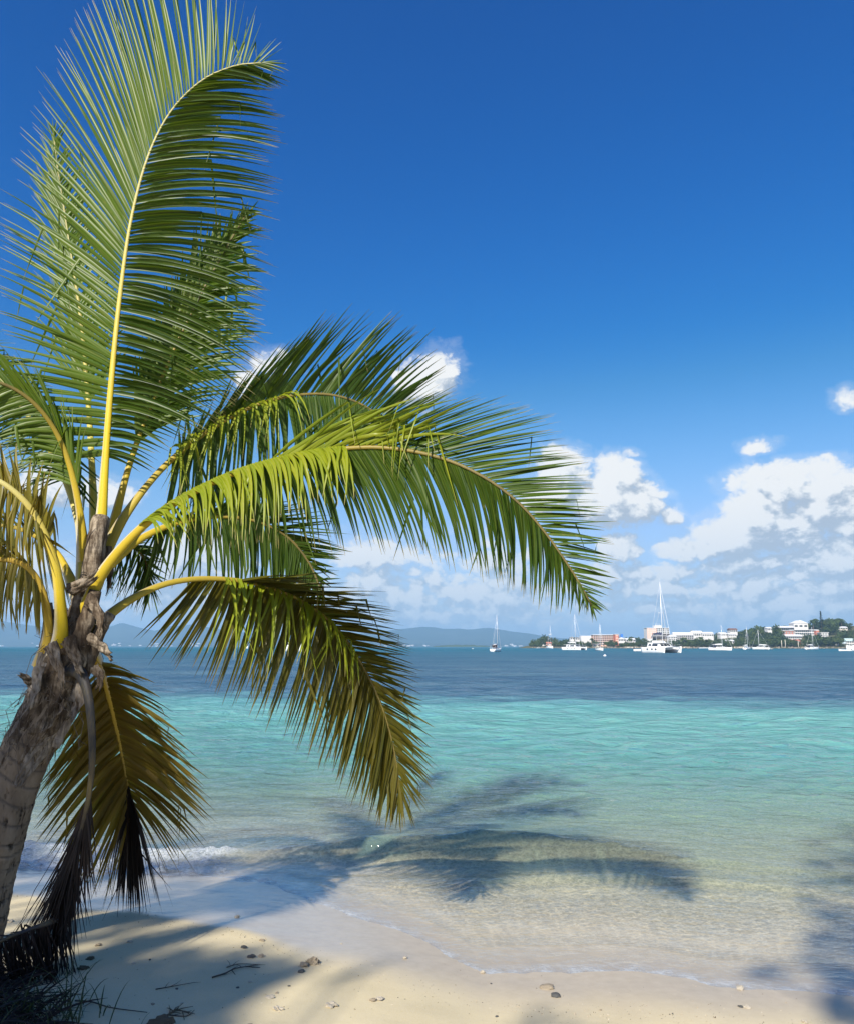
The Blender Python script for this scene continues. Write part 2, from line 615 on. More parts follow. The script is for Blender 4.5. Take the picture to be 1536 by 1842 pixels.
# thin lacing of foam streaks left behind in the wash on the left
lace = smooth01(.62, .82, 1 - np.abs(fbm(X * 2.2, Y * 4.5, 3, 60)) * 1.6) * smooth01(.25, -.9, X) * smooth01(.0, .05, dep0) * smooth01(-.2, -.5, q) * smooth01(-1.6, -.7, q)
foam = np.maximum(foam, .28 * lace)
dep = np.maximum(Z - ground_z(X, Y), -.05)
dep = np.where(s_off > .45, np.maximum(dep, .03), dep)
grass_n = 30.2 + 1.6 * fbm(X * .05, Y * .05, 3, 70) - .16 * X + 1.2 * perlin(X * .3, Y * .3, 71)
meadow = smooth01(-3.8, 5.5, Y - grass_n + 3.0 * fbm(X * .22, Y * .5, 3, 72))

m_sea, T, out = mat_new('lagoon_water')
gn = T.node('ShaderNodeNewGeometry')
pos = gn.outputs['Position']
px, py, pz = T.xyz(pos)
dist = py
da = T.attr('depth'); fo = T.attr('foam'); md = T.attr('meadow')
# ripples: ever larger wavelets take over with distance
p2 = T.vm('MULTIPLY', pos, (.75, 1.15, 1))
r1 = T.noise(p2, 11.0, 3, .55, .6)
r2 = T.noise(p2, 3.4, 4, .6, .5)
r3 = T.noise(T.vm('MULTIPLY', pos, (.62, 1.1, 1)), .95, 5, .62, .4)
r4 = T.noise(T.vm('MULTIPLY', pos, (.5, 1.0, 1)), .16, 5, .65, .3)
h = T.m('MULTIPLY', r1, T.rng(dist, 5, 30, .016, .006))
h = T.m('ADD', h, T.m('MULTIPLY', r2, T.rng(dist, 6, 20, .045, .17)))
h = T.m('ADD', h, T.m('MULTIPLY', r3, T.rng(dist, 8, 45, .12, .75)))
h = T.m('ADD', h, T.m('MULTIPLY', r4, T.rng(dist, 60, 600, .0, 2.0)))
h = T.m('MULTIPLY', h, T.rng(da, 0.0, .22, .35, 1))
bn = T.node('ShaderNodeBump')
bn.inputs['Strength'].default_value = 1.0
bn.inputs['Distance'].default_value = 1.0
T.l.new(h, bn.inputs['Height'])
N = bn.outputs[0]
# body colour: light scattered back by the water over pale sand, over the seagrass and in the deep channel
tone = T.noise(T.vm('MULTIPLY', pos, (.35, 1, 1)), .22, 4, .6)
shal = T.mix(T.rng(dist, 7.2, 14), (.38, .46, .345), (.18, .46, .40))
shal = T.mix(T.rng(dist, 22, 30), shal, (.16, .42, .405))
shal = T.mix(T.m('MULTIPLY', T.rng(tone, .35, .7), .35), shal, (.06, .27, .28))
mead = T.mix(T.rng(T.noise(T.vm('MULTIPLY', pos, (.3, 1, 1)), .11, 4, .6), .35, .65), (.035, .10, .17), (.08, .165, .22))
deep = T.mix(T.rng(dist, 70, 400), mead, (.012, .125, .175))
body = T.mix(md, shal, deep)
# choppy facets show more or less of the body colour
chop = T.noise(T.vm('MULTIPLY', pos, (.42, 1.1, 1)), 1.7, 5, .68, .5)
opac = T.m('SUBTRACT', 1.0, T.m('EXPONENT', T.m('MULTIPLY', da, -1.3)))
opac = T.m('MAXIMUM', opac, T.m('MULTIPLY', md, .97))
dif = T.node('ShaderNodeBsdfDiffuse')
T.l.new(body, dif.inputs['Color']); T.l.new(N, dif.inputs['Normal'])
# caustic light: a bright net painted into the water's transparent tint
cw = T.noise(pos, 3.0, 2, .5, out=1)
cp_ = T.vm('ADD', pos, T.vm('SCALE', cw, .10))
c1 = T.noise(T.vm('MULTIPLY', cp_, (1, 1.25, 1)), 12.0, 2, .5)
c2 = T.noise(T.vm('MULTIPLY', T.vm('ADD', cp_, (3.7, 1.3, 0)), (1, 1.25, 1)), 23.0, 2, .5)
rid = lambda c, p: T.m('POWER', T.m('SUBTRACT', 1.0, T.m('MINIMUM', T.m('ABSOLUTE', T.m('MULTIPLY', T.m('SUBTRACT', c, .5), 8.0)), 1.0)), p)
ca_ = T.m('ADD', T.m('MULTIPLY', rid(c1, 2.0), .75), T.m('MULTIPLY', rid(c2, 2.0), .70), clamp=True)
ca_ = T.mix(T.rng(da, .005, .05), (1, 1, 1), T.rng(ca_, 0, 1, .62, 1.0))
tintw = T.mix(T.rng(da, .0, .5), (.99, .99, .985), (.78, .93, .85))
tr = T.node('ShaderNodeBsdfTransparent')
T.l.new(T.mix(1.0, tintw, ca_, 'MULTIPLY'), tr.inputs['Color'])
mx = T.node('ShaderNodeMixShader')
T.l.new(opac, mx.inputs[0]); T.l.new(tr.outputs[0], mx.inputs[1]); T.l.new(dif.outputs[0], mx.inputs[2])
gl = T.node('ShaderNodeBsdfGlossy')
gl.inputs['Color'].default_value = (1, 1, 1, 1)
T.l.new(T.rng(dist, 6, 200, .05, .16), gl.inputs['Roughness']); T.l.new(N, gl.inputs['Normal'])
fr = T.node('ShaderNodeFresnel')
fr.inputs['IOR'].default_value = 1.33
T.l.new(N, fr.inputs['Normal'])
ff = T.m('MINIMUM', fr.outputs[0], T.m('SUBTRACT', T.rng(dist, 6.5, 16, .24, .46), T.rng(dist, 40, 150, 0, .22)))
mx2 = T.node('ShaderNodeMixShader')
T.l.new(ff, mx2.inputs[0]); T.l.new(mx.outputs[0], mx2.inputs[1]); T.l.new(gl.outputs[0], mx2.inputs[2])
fd = T.node('ShaderNodeBsdfPrincipled')
fd.inputs['Base Color'].default_value = (.62, .65, .66, 1)
fd.inputs['Roughness'].default_value = .6
fb = T.noise(pos, 38, 4, .7)
T.l.new(T.bump(fb, .8, .02), fd.inputs['Normal'])
fo2 = T.m('MULTIPLY', fo, T.rng(fb, .32, .64, .15, 1.0), clamp=True)
# the thin lip where the wash ends
lipf = T.m('MULTIPLY', T.rng(da, .0005, .006, 1, 0), T.rng(T.noise(pos, 9, 3, .6), .40, .62, .10, .65))
fo2 = T.m('MAXIMUM', fo2, lipf)
mx3 = T.node('ShaderNodeMixShader')
T.l.new(fo2, mx3.inputs[0]); T.l.new(mx2.outputs[0], mx3.inputs[1]); T.l.new(fd.outputs[0], mx3.inputs[2])
T.l.new(mx3.outputs[0], out.inputs[0])
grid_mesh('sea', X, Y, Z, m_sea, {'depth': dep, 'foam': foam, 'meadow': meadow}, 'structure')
# ================================================================== the palm
def leaf_mat(name, c0, c1, tip, rib, trans, tw=.38, rough=.38, spec=.3):
    m, T, out = mat_new(name)
    a = T.node('ShaderNodeAttribute', attribute_name='leafv')
    rnd, s, mid = T.xyz(a.outputs['Color'])
    tc = T.node('ShaderNodeNewGeometry')
    n = T.noise(tc.outputs['Position'], 3.0, 4, .6)
    c = T.mix(T.m('ADD', T.m('MULTIPLY', rnd, .65), T.rng(n, .35, .7, 0, .35)), c0, c1)
    st = T.noise(T.vm('MULTIPLY', tc.outputs['Position'], (30, 30, 30)), 1.0, 3, .7)
    c = T.mix(T.m('MULTIPLY', T.m('POWER', mid, 6.0), .65), c, rib)
    c = T.mix(T.rng(T.m('ADD', s, T.m('MULTIPLY', st, .10)), .93, 1.06), c, tip)
    c = T.mix(T.rng(T.m('ADD', T.m('MULTIPLY', st, .5), T.m('MULTIPLY', rnd, .25)), .52, .62, 0, .45), c, tip)
    b = T.node('ShaderNodeBsdfPrincipled')
    T.l.new(c, b.inputs['Base Color'])
    b.inputs['Roughness'].default_value = rough
    b.inputs['Specular IOR Level'].default_value = spec
    t = T.node('ShaderNodeBsdfTranslucent')
    T.l.new(T.mix(T.m('MULTIPLY', s, .3), trans, c), t.inputs['Color'])
    x = T.node('ShaderNodeMixShader')
    x.inputs[0].default_value = tw
    T.l.new(b.outputs[0], x.inputs[1]); T.l.new(t.outputs[0], x.inputs[2])
    T.l.new(x.outputs[0], out.inputs[0])
    return m


TIP = (.36, .27, .12)
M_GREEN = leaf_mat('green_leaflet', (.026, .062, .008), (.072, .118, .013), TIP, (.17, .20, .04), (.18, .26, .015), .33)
M_PALE = leaf_mat('lit_tone_leaflet', (.060, .115, .010), (.135, .195, .020), TIP, (.24, .27, .06), (.24, .34, .015), .40)  # paler green stands for leaflets on the lit side
M_BRIGHT = leaf_mat('sunlit_tone_leaflet', (.17, .24, .010), (.32, .34, .018), (.45, .36, .16), (.36, .36, .08), (.36, .40, .02), .40)  # direct sun on the folded-over leaflets, put into their base colour
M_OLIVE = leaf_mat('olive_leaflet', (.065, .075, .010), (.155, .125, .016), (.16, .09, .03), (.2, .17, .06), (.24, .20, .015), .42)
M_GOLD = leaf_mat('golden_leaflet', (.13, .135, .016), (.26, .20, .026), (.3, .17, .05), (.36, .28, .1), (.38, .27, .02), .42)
M_DEAD = leaf_mat('dead_leaflet', (.008, .006, .005), (.024, .014, .010), (.05, .035, .025), (.05, .03, .02), (.05, .022, .01), .15, .6, .25)
M_WILT = leaf_mat('withered_leaflet', (.13, .10, .012), (.25, .165, .02), (.06, .03, .012), (.2, .14, .04), (.30, .20, .012), .42, .5, .3)


def rachis_mat(name, base, tip, scurf=(.5, .47, .40)):
    m, T, out = mat_new(name)
    a = T.node('ShaderNodeAttribute', attribute_name='leafv')
    rnd, s, side = T.xyz(a.outputs['Color'])
    pos = T.node('ShaderNodeNewGeometry').outputs['Position']
    n = T.noise(T.vm('MULTIPLY', pos, (1, 1, .3)), 22, 5, .65)
    n2 = T.noise(pos, 120, 3, .7)
    c = T.mix(T.rng(s, .25, .75), base, tip)
    c = T.mix(T.rng(n, .4, .75, 0, .45), c, T.mix(.5, c, (.36, .26, .04)))
    st = T.noise(T.comb(T.m('MULTIPLY', side, 9.0), T.m('MULTIPLY', s, 5.0), T.m('MULTIPLY', rnd, .4)), 1.6, 5, .65)
    c = T.mix(T.rng(st, .52, .70, 0, .6), c, T.mix(.6, c, (.16, .10, .02)))
    c = T.mix(T.rng(st, .40, .28, 0, .4), c, T.mix(.5, c, (.62, .50, .12)))
    # the pale mealy scurf on the flank of the leaf base
    k = T.m('MULTIPLY', T.rng(T.m('ADD', side, T.m('MULTIPLY', n2, .35)), .82, 1.1), T.rng(s, .34, .12))
    c = T.mix(k, c, scurf)
    b = T.node('ShaderNodeBsdfPrincipled')
    T.l.new(c, b.inputs['Base Color'])
    b.inputs['Roughness'].default_value = .45
    b.inputs['Specular IOR Level'].default_value = .25
    T.l.new(T.bump(n2, .25, .004), b.inputs['Normal'])
    T.l.new(b.outputs[0], out.inputs[0])
    return m


M_RYEL = rachis_mat('yellow_rachis', (.56, .41, .012), (.47, .44, .20))
M_RGRN = rachis_mat('green_rachis', (.44, .32, .02), (.12, .10, .04))
M_RORG = rachis_mat('orange_rachis', (.62, .42, .05), (.35, .24, .05))
M_ROLV = rachis_mat('olive_rachis', (.36, .27, .03), (.13, .105, .035), (.34, .30, .22))
M_RPALE = rachis_mat('pale_rachis', (.54, .46, .09), (.30, .28, .10))
M_RDARK = rachis_mat('dry_rachis', (.022, .024, .032), (.022, .017, .015), (.05, .042, .036))


def trunk_mats():
    m, T, out = mat_new('palm_bark')
    pos = T.node('ShaderNodeTexCoord').outputs['Object']
    ring = T.attr('ring')
    n1 = T.noise(T.vm('MULTIPLY', pos, (6, 6, 2.0)), 1.6, 6, .62)
    fv = T.noise(T.vm('MULTIPLY', pos, (1, 1, .2)), 48.0, 3, .5, .3)
    fm = T.noise(T.vm('MULTIPLY', pos, (1, 1, .8)), 11.0, 4, .6)
    cr = T.m('MULTIPLY', T.rng(fv, .54, .62), T.rng(fm, .45, .6))
    c = T.ramp(n1, [(.25, (.10, .075, .05)), (.5, (.20, .155, .11)), (.75, (.32, .26, .19))])
    c = T.mix(T.rng(ring, .1, .9, 0, .65), c, (.075, .058, .045))
    c = T.mix(T.m('MULTIPLY', cr, .9), c, (.022, .015, .010))
    b = T.node('ShaderNodeBsdfPrincipled')
    T.l.new(c, b.inputs['Base Color'])
    b.inputs['Roughness'].default_value = .9
    b.inputs['Specular IOR Level'].default_value = .15
    hgt = T.m('SUBTRACT', T.m('MULTIPLY', n1, .6), cr)
    T.l.new(T.bump(hgt, .8, .012), b.inputs['Normal'])
    T.l.new(b.outputs[0], out.inputs[0])

    f, T, out = mat_new('leaf_base_fibre')
    a = T.node('ShaderNodeAttribute', attribute_name='leafv')
    rnd, s, side = T.xyz(a.outputs['Color'])
    pos = T.node('ShaderNodeTexCoord').outputs['Object']
    n1 = T.noise(T.vm('MULTIPLY', pos, (26, 26, 5)), 1.5, 5, .7)
    n2 = T.noise(T.vm('MULTIPLY', pos, (5, 5, 40)), 2.0, 5, .7)
    n3 = T.noise(pos, 7, 4, .6)
    c = T.ramp(n3, [(.34, (.06, .044, .030)), (.5, (.17, .13, .09)), (.66, (.36, .30, .225))])
    c = T.mix(T.rng(n1, .42, .58, 0, .85), c, (.04, .027, .018))
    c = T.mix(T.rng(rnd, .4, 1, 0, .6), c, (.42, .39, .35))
    b = T.node('ShaderNodeBsdfPrincipled')
    T.l.new(c, b.inputs['Base Color'])
    b.inputs['Roughness'].default_value = .95
    b.inputs['Specular IOR Level'].default_value = .1
    T.l.new(T.bump(T.m('ADD', n1, n2), .7, .008), b.inputs['Normal'])
    T.l.new(b.outputs[0], out.inputs[0])
    return m, f


M_BARK, M_FIBRE = trunk_mats()

PALM0 = Vector((-3.35, 5.0, gz(-3.35, 5.0)))
palm = thing('palm_tree', 'leaning coconut palm at the left with yellow petioles and arching green fronds over the beach', 'palm tree', PALM0)


def catmull(pts, n):
    """Smooth curve through pts, n points evenly spaced along it, with their tangents."""
    pts = [Vector(p) for p in pts]
    e = [pts[0] * 2 - pts[1]] + pts + [pts[-1] * 2 - pts[-2]]
    dense = []
    for i in range(1, len(e) - 2):
        p0, p1, p2, p3 = e[i - 1:i + 3]
        for k in range(16):
            t = k / 16
            dense.append(.5 * ((2 * p1) + (p2 - p0) * t + (2 * p0 - 5 * p1 + 4 * p2 - p3) * t * t + (3 * p1 - p0 - 3 * p2 + p3) * t ** 3))
    dense.append(pts[-1])
    L = [0.0]
    for a, b in zip(dense, dense[1:]):
        L.append(L[-1] + (b - a).length)
    L = np.array(L)
    D = np.array([tuple(p) for p in dense])
    q = np.linspace(0, L[-1], n)
    out = np.stack([np.interp(q, L, D[:, k]) for k in range(3)], -1)
    res = [Vector(p) for p in out]
    tan = [(res[min(i + 1, n - 1)] - res[max(i - 1, 0)]).normalized() for i in range(n)]
    return res, tan, L[-1]


def leaflet(mb, base, tip, arch, wdir, width, twist, rnd, seg=7, brk=None, curl=.0, fold=.28, jit=0.0):
    """One leaflet: a folded blade from base to tip, arched, tapering; brk bends it over and lets the rest hang."""
    ch = tip - base
    L = ch.length
    if L < .02:
        return
    ctrl = base + ch * .45 + arch
    pts = []
    for i in range(seg + 1):
        s = i / seg
        p = base * ((1 - s) ** 2) + ctrl * (2 * s * (1 - s)) + tip * (s * s)
        pts.append(p)
    if brk:
        sb, drop = brk
        kb = max(1, int(round(sb * seg)))
        d0 = (pts[kb] - pts[kb - 1]).normalized()
        for i in range(kb + 1, seg + 1):
            f = min(1.0, (i - kb) * 1.3)
            d = (d0 * (1 - f) + drop * f).normalized()
            pts[i] = pts[i - 1] + d * (L / seg)
    vs, at = [], []
    for i, p in enumerate(pts):
        s = i / seg
        t = (pts[min(i + 1, seg)] - pts[max(i - 1, 0)])
        t = t.normalized() if t.length > 1e-9 else Vector((0, 0, -1))
        w = wdir - t * wdir.dot(t)
        if w.length < .05:
            w = t.orthogonal()
        w.normalize()
        w = Quaternion(t, twist + curl * s) @ w
        n = t.cross(w)
        prof = min(1.0, .42 + s * 4.0) * max(0.0, 1 - s ** 1.45) ** .9
        hw = width * .5 * prof + .0006
        vs += [p - w * hw + n * (hw * fold), p - n * (hw * fold), p + w * hw + n * (hw * fold)]
        at += [(rnd, s, 0, 1), (rnd, s, 1, 1), (rnd, s, 0, 1)]
    fs = []
    for i in range(seg):
        a, b = i * 3, i * 3 + 3
        fs += [(a, a + 1, b + 1, b), (a + 1, a + 2, b + 2, b + 1)]
    mb.add(vs, fs, 0, at)


DOWN = Vector((0, 0, -1))
frond_no = 0


def frond(ctrl, sides, n=70, r0=.055, r1=.007, mats=(M_GREEN, M_RGRN), width=.040, start=.2, single=False, rise=.0,
          label=None, flat=.62, up=None, name='frond', rr=None):
    """A pinnate frond. ctrl: rachis through (u, v, depth). sides: list of dicts with tips [(t, u, v, depth shift)]."""
    global frond_no
    frond_no += 1
    rnd = random.Random(100 + frond_no)
    cpts = [P(*c) - PALM0 for c in ctrl]
    pts, tan, L = catmull(cpts, 60)
    depth = np.interp(np.linspace(0, 1, 60), np.linspace(0, 1, len(ctrl)), [c[2] for c in ctrl])
    mb = MB()
    rad, at = [], []
    for i in range(60):
        s = i / 59
        r = r0 * (1 - s) ** 1.5 * (.62 + .38 * (1 - smooth01(0, .22, s))) + r1
        rad.append(float(r))
    # the section carries a flag that is 1 on its right flank, for the scurf
    pv = [Vector(p) for p in pts]
    u = Vector(up) if up else Vector((0, -1, .25))
    vs, fs, aa = [], [], []
    nn = 10
    for i, p in enumerate(pv):
        t = tan[i]
        a = u - t * u.dot(t)
        a.normalize()
        b = t.cross(a)
        for k in range(nn):
            w = 2 * math.pi * k / nn
            vs.append(p + (b * math.cos(w) + a * (math.sin(w) * flat)) * rad[i])
            sd = .5 - .5 * math.cos(w)
            aa.append((rnd.random(), i / 59, sd, 1))
    for i in range(59):
        for k in range(nn):
            k2 = (k + 1) % nn
            fs.append((i * nn + k, i * nn + k2, (i + 1) * nn + k2, (i + 1) * nn + k))
    fs.append(tuple(59 * nn + k for k in range(nn)))
    mb.add(vs, fs, 0, aa)
    root = mb.build(name, mats[1], palm, True, 'leafv')
    if label:
        root['label'] = label
    bulk = {}
    for sd in list(sides) + ([dict(q, n=int(q['n'] * .55), bulk=True, t0=q.get('t0', max(start, q['tips'][0][0])) + .004) for q in sides if not q.get('bulk')] if single else []):
        tips = sd['tips']
        tt = [q[0] for q in tips]
        cnt = sd.get('n', n)
        t0, t1 = sd.get('t0', max(start, tt[0])), sd.get('t1', 1.0)
        lm = sd.get('mat', mats[0])
        cnt = cnt if single else int(cnt * 1.7)
        for k in range(cnt):
            t = t0 + (t1 - t0) * (k + rnd.uniform(-.18, .18)) / max(1, cnt - 1)
            t = min(max(t, .02), .999)
            f = t * 59
            i0 = int(f)
            base = pts[i0].lerp(pts[min(i0 + 1, 59)], f - i0)
            tg = tan[i0]
            u_ = np.interp(t, tt, [q[1] for q in tips])
            v_ = np.interp(t, tt, [q[2] for q in tips])
            dd = np.interp(t, tt, [(q[3] if len(q) > 3 else 0.0) for q in tips])
            jt = sd.get('jit', 7)
            if rnd.random() < .035 and not single:
                continue
            ca_ = .45 if single else 1.0
            u_ += ca_ * (9 * math.sin(k * .83 + frond_no) + 6 * math.sin(k * 2.1 + frond_no * 2))
            v_ += ca_ * (9 * math.sin(k * .71 + 1 + frond_no) + 6 * math.sin(k * 1.9 + frond_no))
            dep = float(np.interp(t, np.linspace(0, 1, 60), depth)) + dd + rnd.gauss(0, .03)
            tip = P(u_ + rnd.gauss(0, jt), v_ + rnd.gauss(0, jt), dep) - PALM0
            tip = base.lerp(tip, rnd.uniform(.94, 1.03))
            ch = tip - base
            # wide flat of the blade lies along the rachis
            wdir = tg
            if abs(ch.normalized().dot(tg)) > .93:
                wdir = tg.lerp(tg.cross(Vector((0, -1, 0))), .5)
            av = sd.get('arch', 0.06)
            arch = Vector((0, 0, 1)) * (av * ch.length) + tg * (sd.get('fwd', .10) * ch.length)
            bk = None
            if rnd.random() < sd.get('brk', 0.08):
                bk = (rnd.uniform(*sd.get('bs', (.35, .75))), Vector((rnd.gauss(0, .25), rnd.gauss(0, .25), -1)))
            tw = math.radians(sd.get('twist', 20) + rnd.gauss(0, sd.get('tj', 14)))
            wd = .78 * width * sd.get('w', 1.0) * rnd.uniform(.82, 1.12) * (1.0 - .45 * max(0, (t - .8) / .2))
            tgt = MB() if single and not sd.get('bulk') else bulk.setdefault(lm.name, MB())
            if sd.get('over'):
                base = base + Vector((0, -.7, .8)) * float(np.interp(t, np.linspace(0, 1, 60), rad)) * sd['over']
            leaflet(tgt, base, tip, arch, wdir, wd, tw, min(1, max(0, rnd.gauss(.45, .28))), seg=8 if single else 7, brk=bk, curl=rnd.gauss(0, .25))
            if single and not sd.get('bulk') and tgt.v:
                tgt.build('leaflet', lm, root, True, 'leafv')
    for mn, mb_ in bulk.items():
        o = mb_.build('foliage', bpy.data.materials[mn], root, True, 'leafv')
        o['kind'] = 'stuff'
    return root


# 1 the tall upright frond
frond([(168, 1045, 5.0), (176, 990, 5.0), (182, 935, 5.0), (190, 820, 5.02), (201, 680, 5.05), (215, 540, 5.08), (235, 400, 5.08), (265, 285, 5.05), (305, 203, 5.0), (360, 146, 4.92), (420, 118, 4.85), (470, 112, 4.8)],
      [dict(tips=[(.19, 60, 860, -.1), (.24, 5, 780, -.15), (.29, -20, 700, -.2), (.335, -15, 605, -.15), (.37, -10, 528, -.1), (.41, -12, 455), (.455, -8, 405), (.50, 5, 355), (.54, 28, 275), (.585, 62, 185), (.64, 100, 95), (.69, 138, 15), (.74, 178, -55), (.80, 225, -100), (.85, 285, -115), (.89, 348, -85), (.93, 415, -15), (.965, 468, 35), (1.0, 512, 95)],
            n=100, mat=M_PALE, twist=-16, arch=.05, fwd=.02, brk=.10, bs=(.4, .7)),
       dict(tips=[(.19, 250, 850), (.25, 310, 800), (.30, 375, 770), (.38, 430, 735), (.44, 468, 690), (.49, 478, 620), (.525, 480, 560), (.56, 486, 500), (.60, 497, 425), (.65, 500, 372), (.70, 505, 320), (.75, 507, 270), (.80, 508, 222), (.84, 500, 182), (.885, 470, 155), (.93, 512, 158), (1.0, 512, 120)],
            n=100, mat=M_GREEN, twist=34, arch=.035, fwd=.10)],
      single=True, mats=(M_PALE, M_RYEL), r0=.046, r1=.005, width=.042, label='tall upright frond with a yellow petiole and pale leaflets')

# 2 the long arching frond on the right
frond([(132, 1140, 5.0), (154, 1090, 4.93), (176, 1044, 4.9), (215, 990, 4.85), (270, 936, 4.8), (340, 890, 4.75), (430, 848, 4.7), (540, 818, 4.58), (640, 805, 4.5), (720, 808, 4.44), (800, 826, 4.4), (870, 858, 4.36), (930, 902, 4.34), (980, 958, 4.32), (1030, 1030, 4.3), (1064, 1090, 4.3)],
      [dict(tips=[(.47, 600, 740), (.53, 745, 700), (.60, 890, 712), (.65, 980, 738), (.70, 1012, 780), (.75, 1042, 826), (.80, 1066, 874), (.85, 1088, 928), (.90, 1102, 992), (.95, 1102, 1052), (1.0, 1078, 1110)],
            n=100, t0=.46, w=.86, twist=-42, arch=.05, fwd=.03, brk=.08),
       dict(tips=[(.24, 255, 1010), (.3, 350, 990), (.4, 470, 975), (.5, 628, 985), (.55, 700, 990), (.6, 765, 1005), (.65, 808, 1012), (.7, 860, 1028), (.75, 892, 1044), (.8, 922, 1062), (.85, 956, 1080), (.9, 994, 1092), (.95, 1034, 1100), (1.0, 1066, 1108)],
            n=175, t0=.30, twist=-46, arch=.05, fwd=.08, bulk=True),
       dict(tips=[(.2, 300, 985, -.25), (.27, 335, 960, -.25), (.33, 400, 965, -.25), (.42, 470, 950, -.25), (.47, 560, 920, -.25), (.53, 620, 890, -.2)],
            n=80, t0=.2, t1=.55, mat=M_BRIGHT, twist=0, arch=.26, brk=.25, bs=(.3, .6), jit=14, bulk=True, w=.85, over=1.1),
       dict(tips=[(.45, 700, 730, -.2), (.52, 770, 720, -.2), (.60, 860, 760, -.2)], n=22, t0=.44, t1=.62, mat=M_BRIGHT, twist=20, arch=.15, brk=.7, bs=(.4, .75), jit=30, bulk=True, w=.8, over=1)],
      single=True, mats=(M_GREEN, M_RGRN), r0=.048, r1=.006, width=.042, label='long frond arching to the right over the sea', flat=.75)

# 3 the frond rising behind the crown to the right
frond([(180, 1010, 5.1), (230, 920, 5.2), (300, 835, 5.35), (390, 765, 5.5), (480, 722, 5.6), (570, 708, 5.7), (640, 722, 5.75), (700, 762, 5.8), (745, 815, 5.8)],
      [dict(tips=[(.32, 330, 770), (.42, 440, 680), (.50, 540, 600), (.56, 590, 572), (.64, 655, 566), (.72, 710, 568), (.79, 755, 595), (.85, 785, 640), (.90, 805, 690), (.95, 812, 735), (1.0, 800, 825)],
            n=72, twist=36, arch=.08, fwd=.0),
       dict(tips=[(.3, 300, 950), (.45, 385, 905), (.55, 470, 905), (.65, 545, 895), (.75, 612, 880), (.85, 690, 860), (1.0, 770, 870)], n=74, twist=8, arch=.05, fwd=.05),
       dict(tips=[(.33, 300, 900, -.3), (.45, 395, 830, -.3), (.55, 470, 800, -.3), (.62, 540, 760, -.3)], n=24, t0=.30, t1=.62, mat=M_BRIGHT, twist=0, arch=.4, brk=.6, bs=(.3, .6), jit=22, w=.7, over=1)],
      mats=(M_GREEN, M_ROLV), r0=.042, width=.042, label='dark green frond rising behind the long arching one')

# 4 the drooping frond on the right
frond([(138, 1175, 4.99), (162, 1146, 4.96), (190, 1112, 5.0), (240, 1076, 5.1), (300, 1050, 5.22), (370, 1041, 5.36), (450, 1048, 5.5), (530, 1073, 5.62), (595, 1118, 5.72), (645, 1185, 5.8), (685, 1265, 5.86), (708, 1345, 5.9), (720, 1425, 5.92)],
      [dict(tips=[(.37, 540, 1042), (.45, 640, 1062), (.52, 705, 1095), (.58, 728, 1130), (.65, 738, 1180), (.72, 750, 1235), (.8, 766, 1310), (.87, 772, 1380), (.94, 770, 1430), (1.0, 735, 1490)],
            n=84, twist=42, arch=.05, fwd=.02, brk=.12, bs=(.6, .85)),
       dict(tips=[(.28, 250, 1160), (.33, 300, 1185), (.38, 380, 1235), (.45, 435, 1265), (.52, 485, 1300), (.6, 545, 1345), (.68, 590, 1385), (.75, 622, 1415), (.82, 652, 1450), (.9, 682, 1480), (1.0, 722, 1495)],
            n=104, twist=-18, arch=.04, fwd=.04),
       dict(tips=[(.36, 400, 1170, -.25), (.45, 460, 1190, -.25), (.55, 560, 1200, -.25), (.65, 640, 1210, -.25)], n=24, t0=.34, t1=.68, mat=M_BRIGHT, twist=10, arch=.2, brk=.5, bs=(.3, .6), jit=20, w=.6, over=1)],
      mats=(M_OLIVE, M_ROLV), r0=.040, r1=.005, width=.054, label='olive frond drooping to the right in front of the turquoise water', flat=.7)

# 5 the frond between them, farther back
frond([(178, 1030, 5.1), (260, 965, 5.3), (350, 933, 5.5), (440, 932, 5.6), (510, 960, 5.7), (555, 1010, 5.75), (582, 1072, 5.75)],
      [dict(tips=[(.28, 320, 900), (.45, 470, 885), (.58, 560, 915), (.68, 606, 955), (.76, 614, 985), (.84, 608, 1015), (.92, 600, 1048), (1, 588, 1085)], n=62, twist=36, arch=.04, fwd=.02),
       dict(tips=[(.24, 230, 1060), (.35, 320, 1060), (.5, 420, 1080), (.65, 480, 1090), (.8, 525, 1098), (1, 578, 1098)], n=66, twist=-10, arch=.06, fwd=.05)],
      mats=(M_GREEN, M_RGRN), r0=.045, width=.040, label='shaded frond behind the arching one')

# 6 the frond hanging below the crown with a withered end
hang = frond([(160, 1165, 5.0), (178, 1195, 5.1), (195, 1250, 5.25), (212, 1320, 5.4), (225, 1385, 5.55), (240, 1455, 5.75)],
      [dict(tips=[(.12, 250, 1205), (.2, 285, 1250), (.32, 330, 1340), (.45, 358, 1405), (.58, 375, 1445), (.70, 376, 1490), (.8, 362, 1525), (.9, 335, 1550), (1.0, 300, 1580)], n=44, t0=.12, twist=10, arch=.10, fwd=-.03, brk=.15, bs=(.7, .9), w=1.5),
       dict(tips=[(.15, 110, 1290), (.25, 88, 1370), (.4, 72, 1430), (.55, 68, 1490), (.7, 85, 1545), (.85, 150, 1590), (1.0, 185, 1640)], n=44, t0=.15, twist=-10, arch=.08, fwd=-.03, brk=.15, bs=(.7, .9), w=1.5),
       dict(tips=[(.84, 208, 1622, .35), (.93, 230, 1642, .45), (1.0, 262, 1636, .5)], n=34, t0=.84, mat=M_DEAD, twist=10, arch=.0, fwd=-.06, w=1.25, jit=11),
       dict(tips=[(.9, 270, 1600, .2), (1.0, 300, 1625, .3)], n=7, t0=.88, mat=M_DEAD, twist=30, arch=.1, w=.6, jit=10)],
      mats=(M_WILT, M_RORG), r0=.040, r1=.006, width=.046, label='hanging frond with a withered end that touches the wet sand', start=.1)

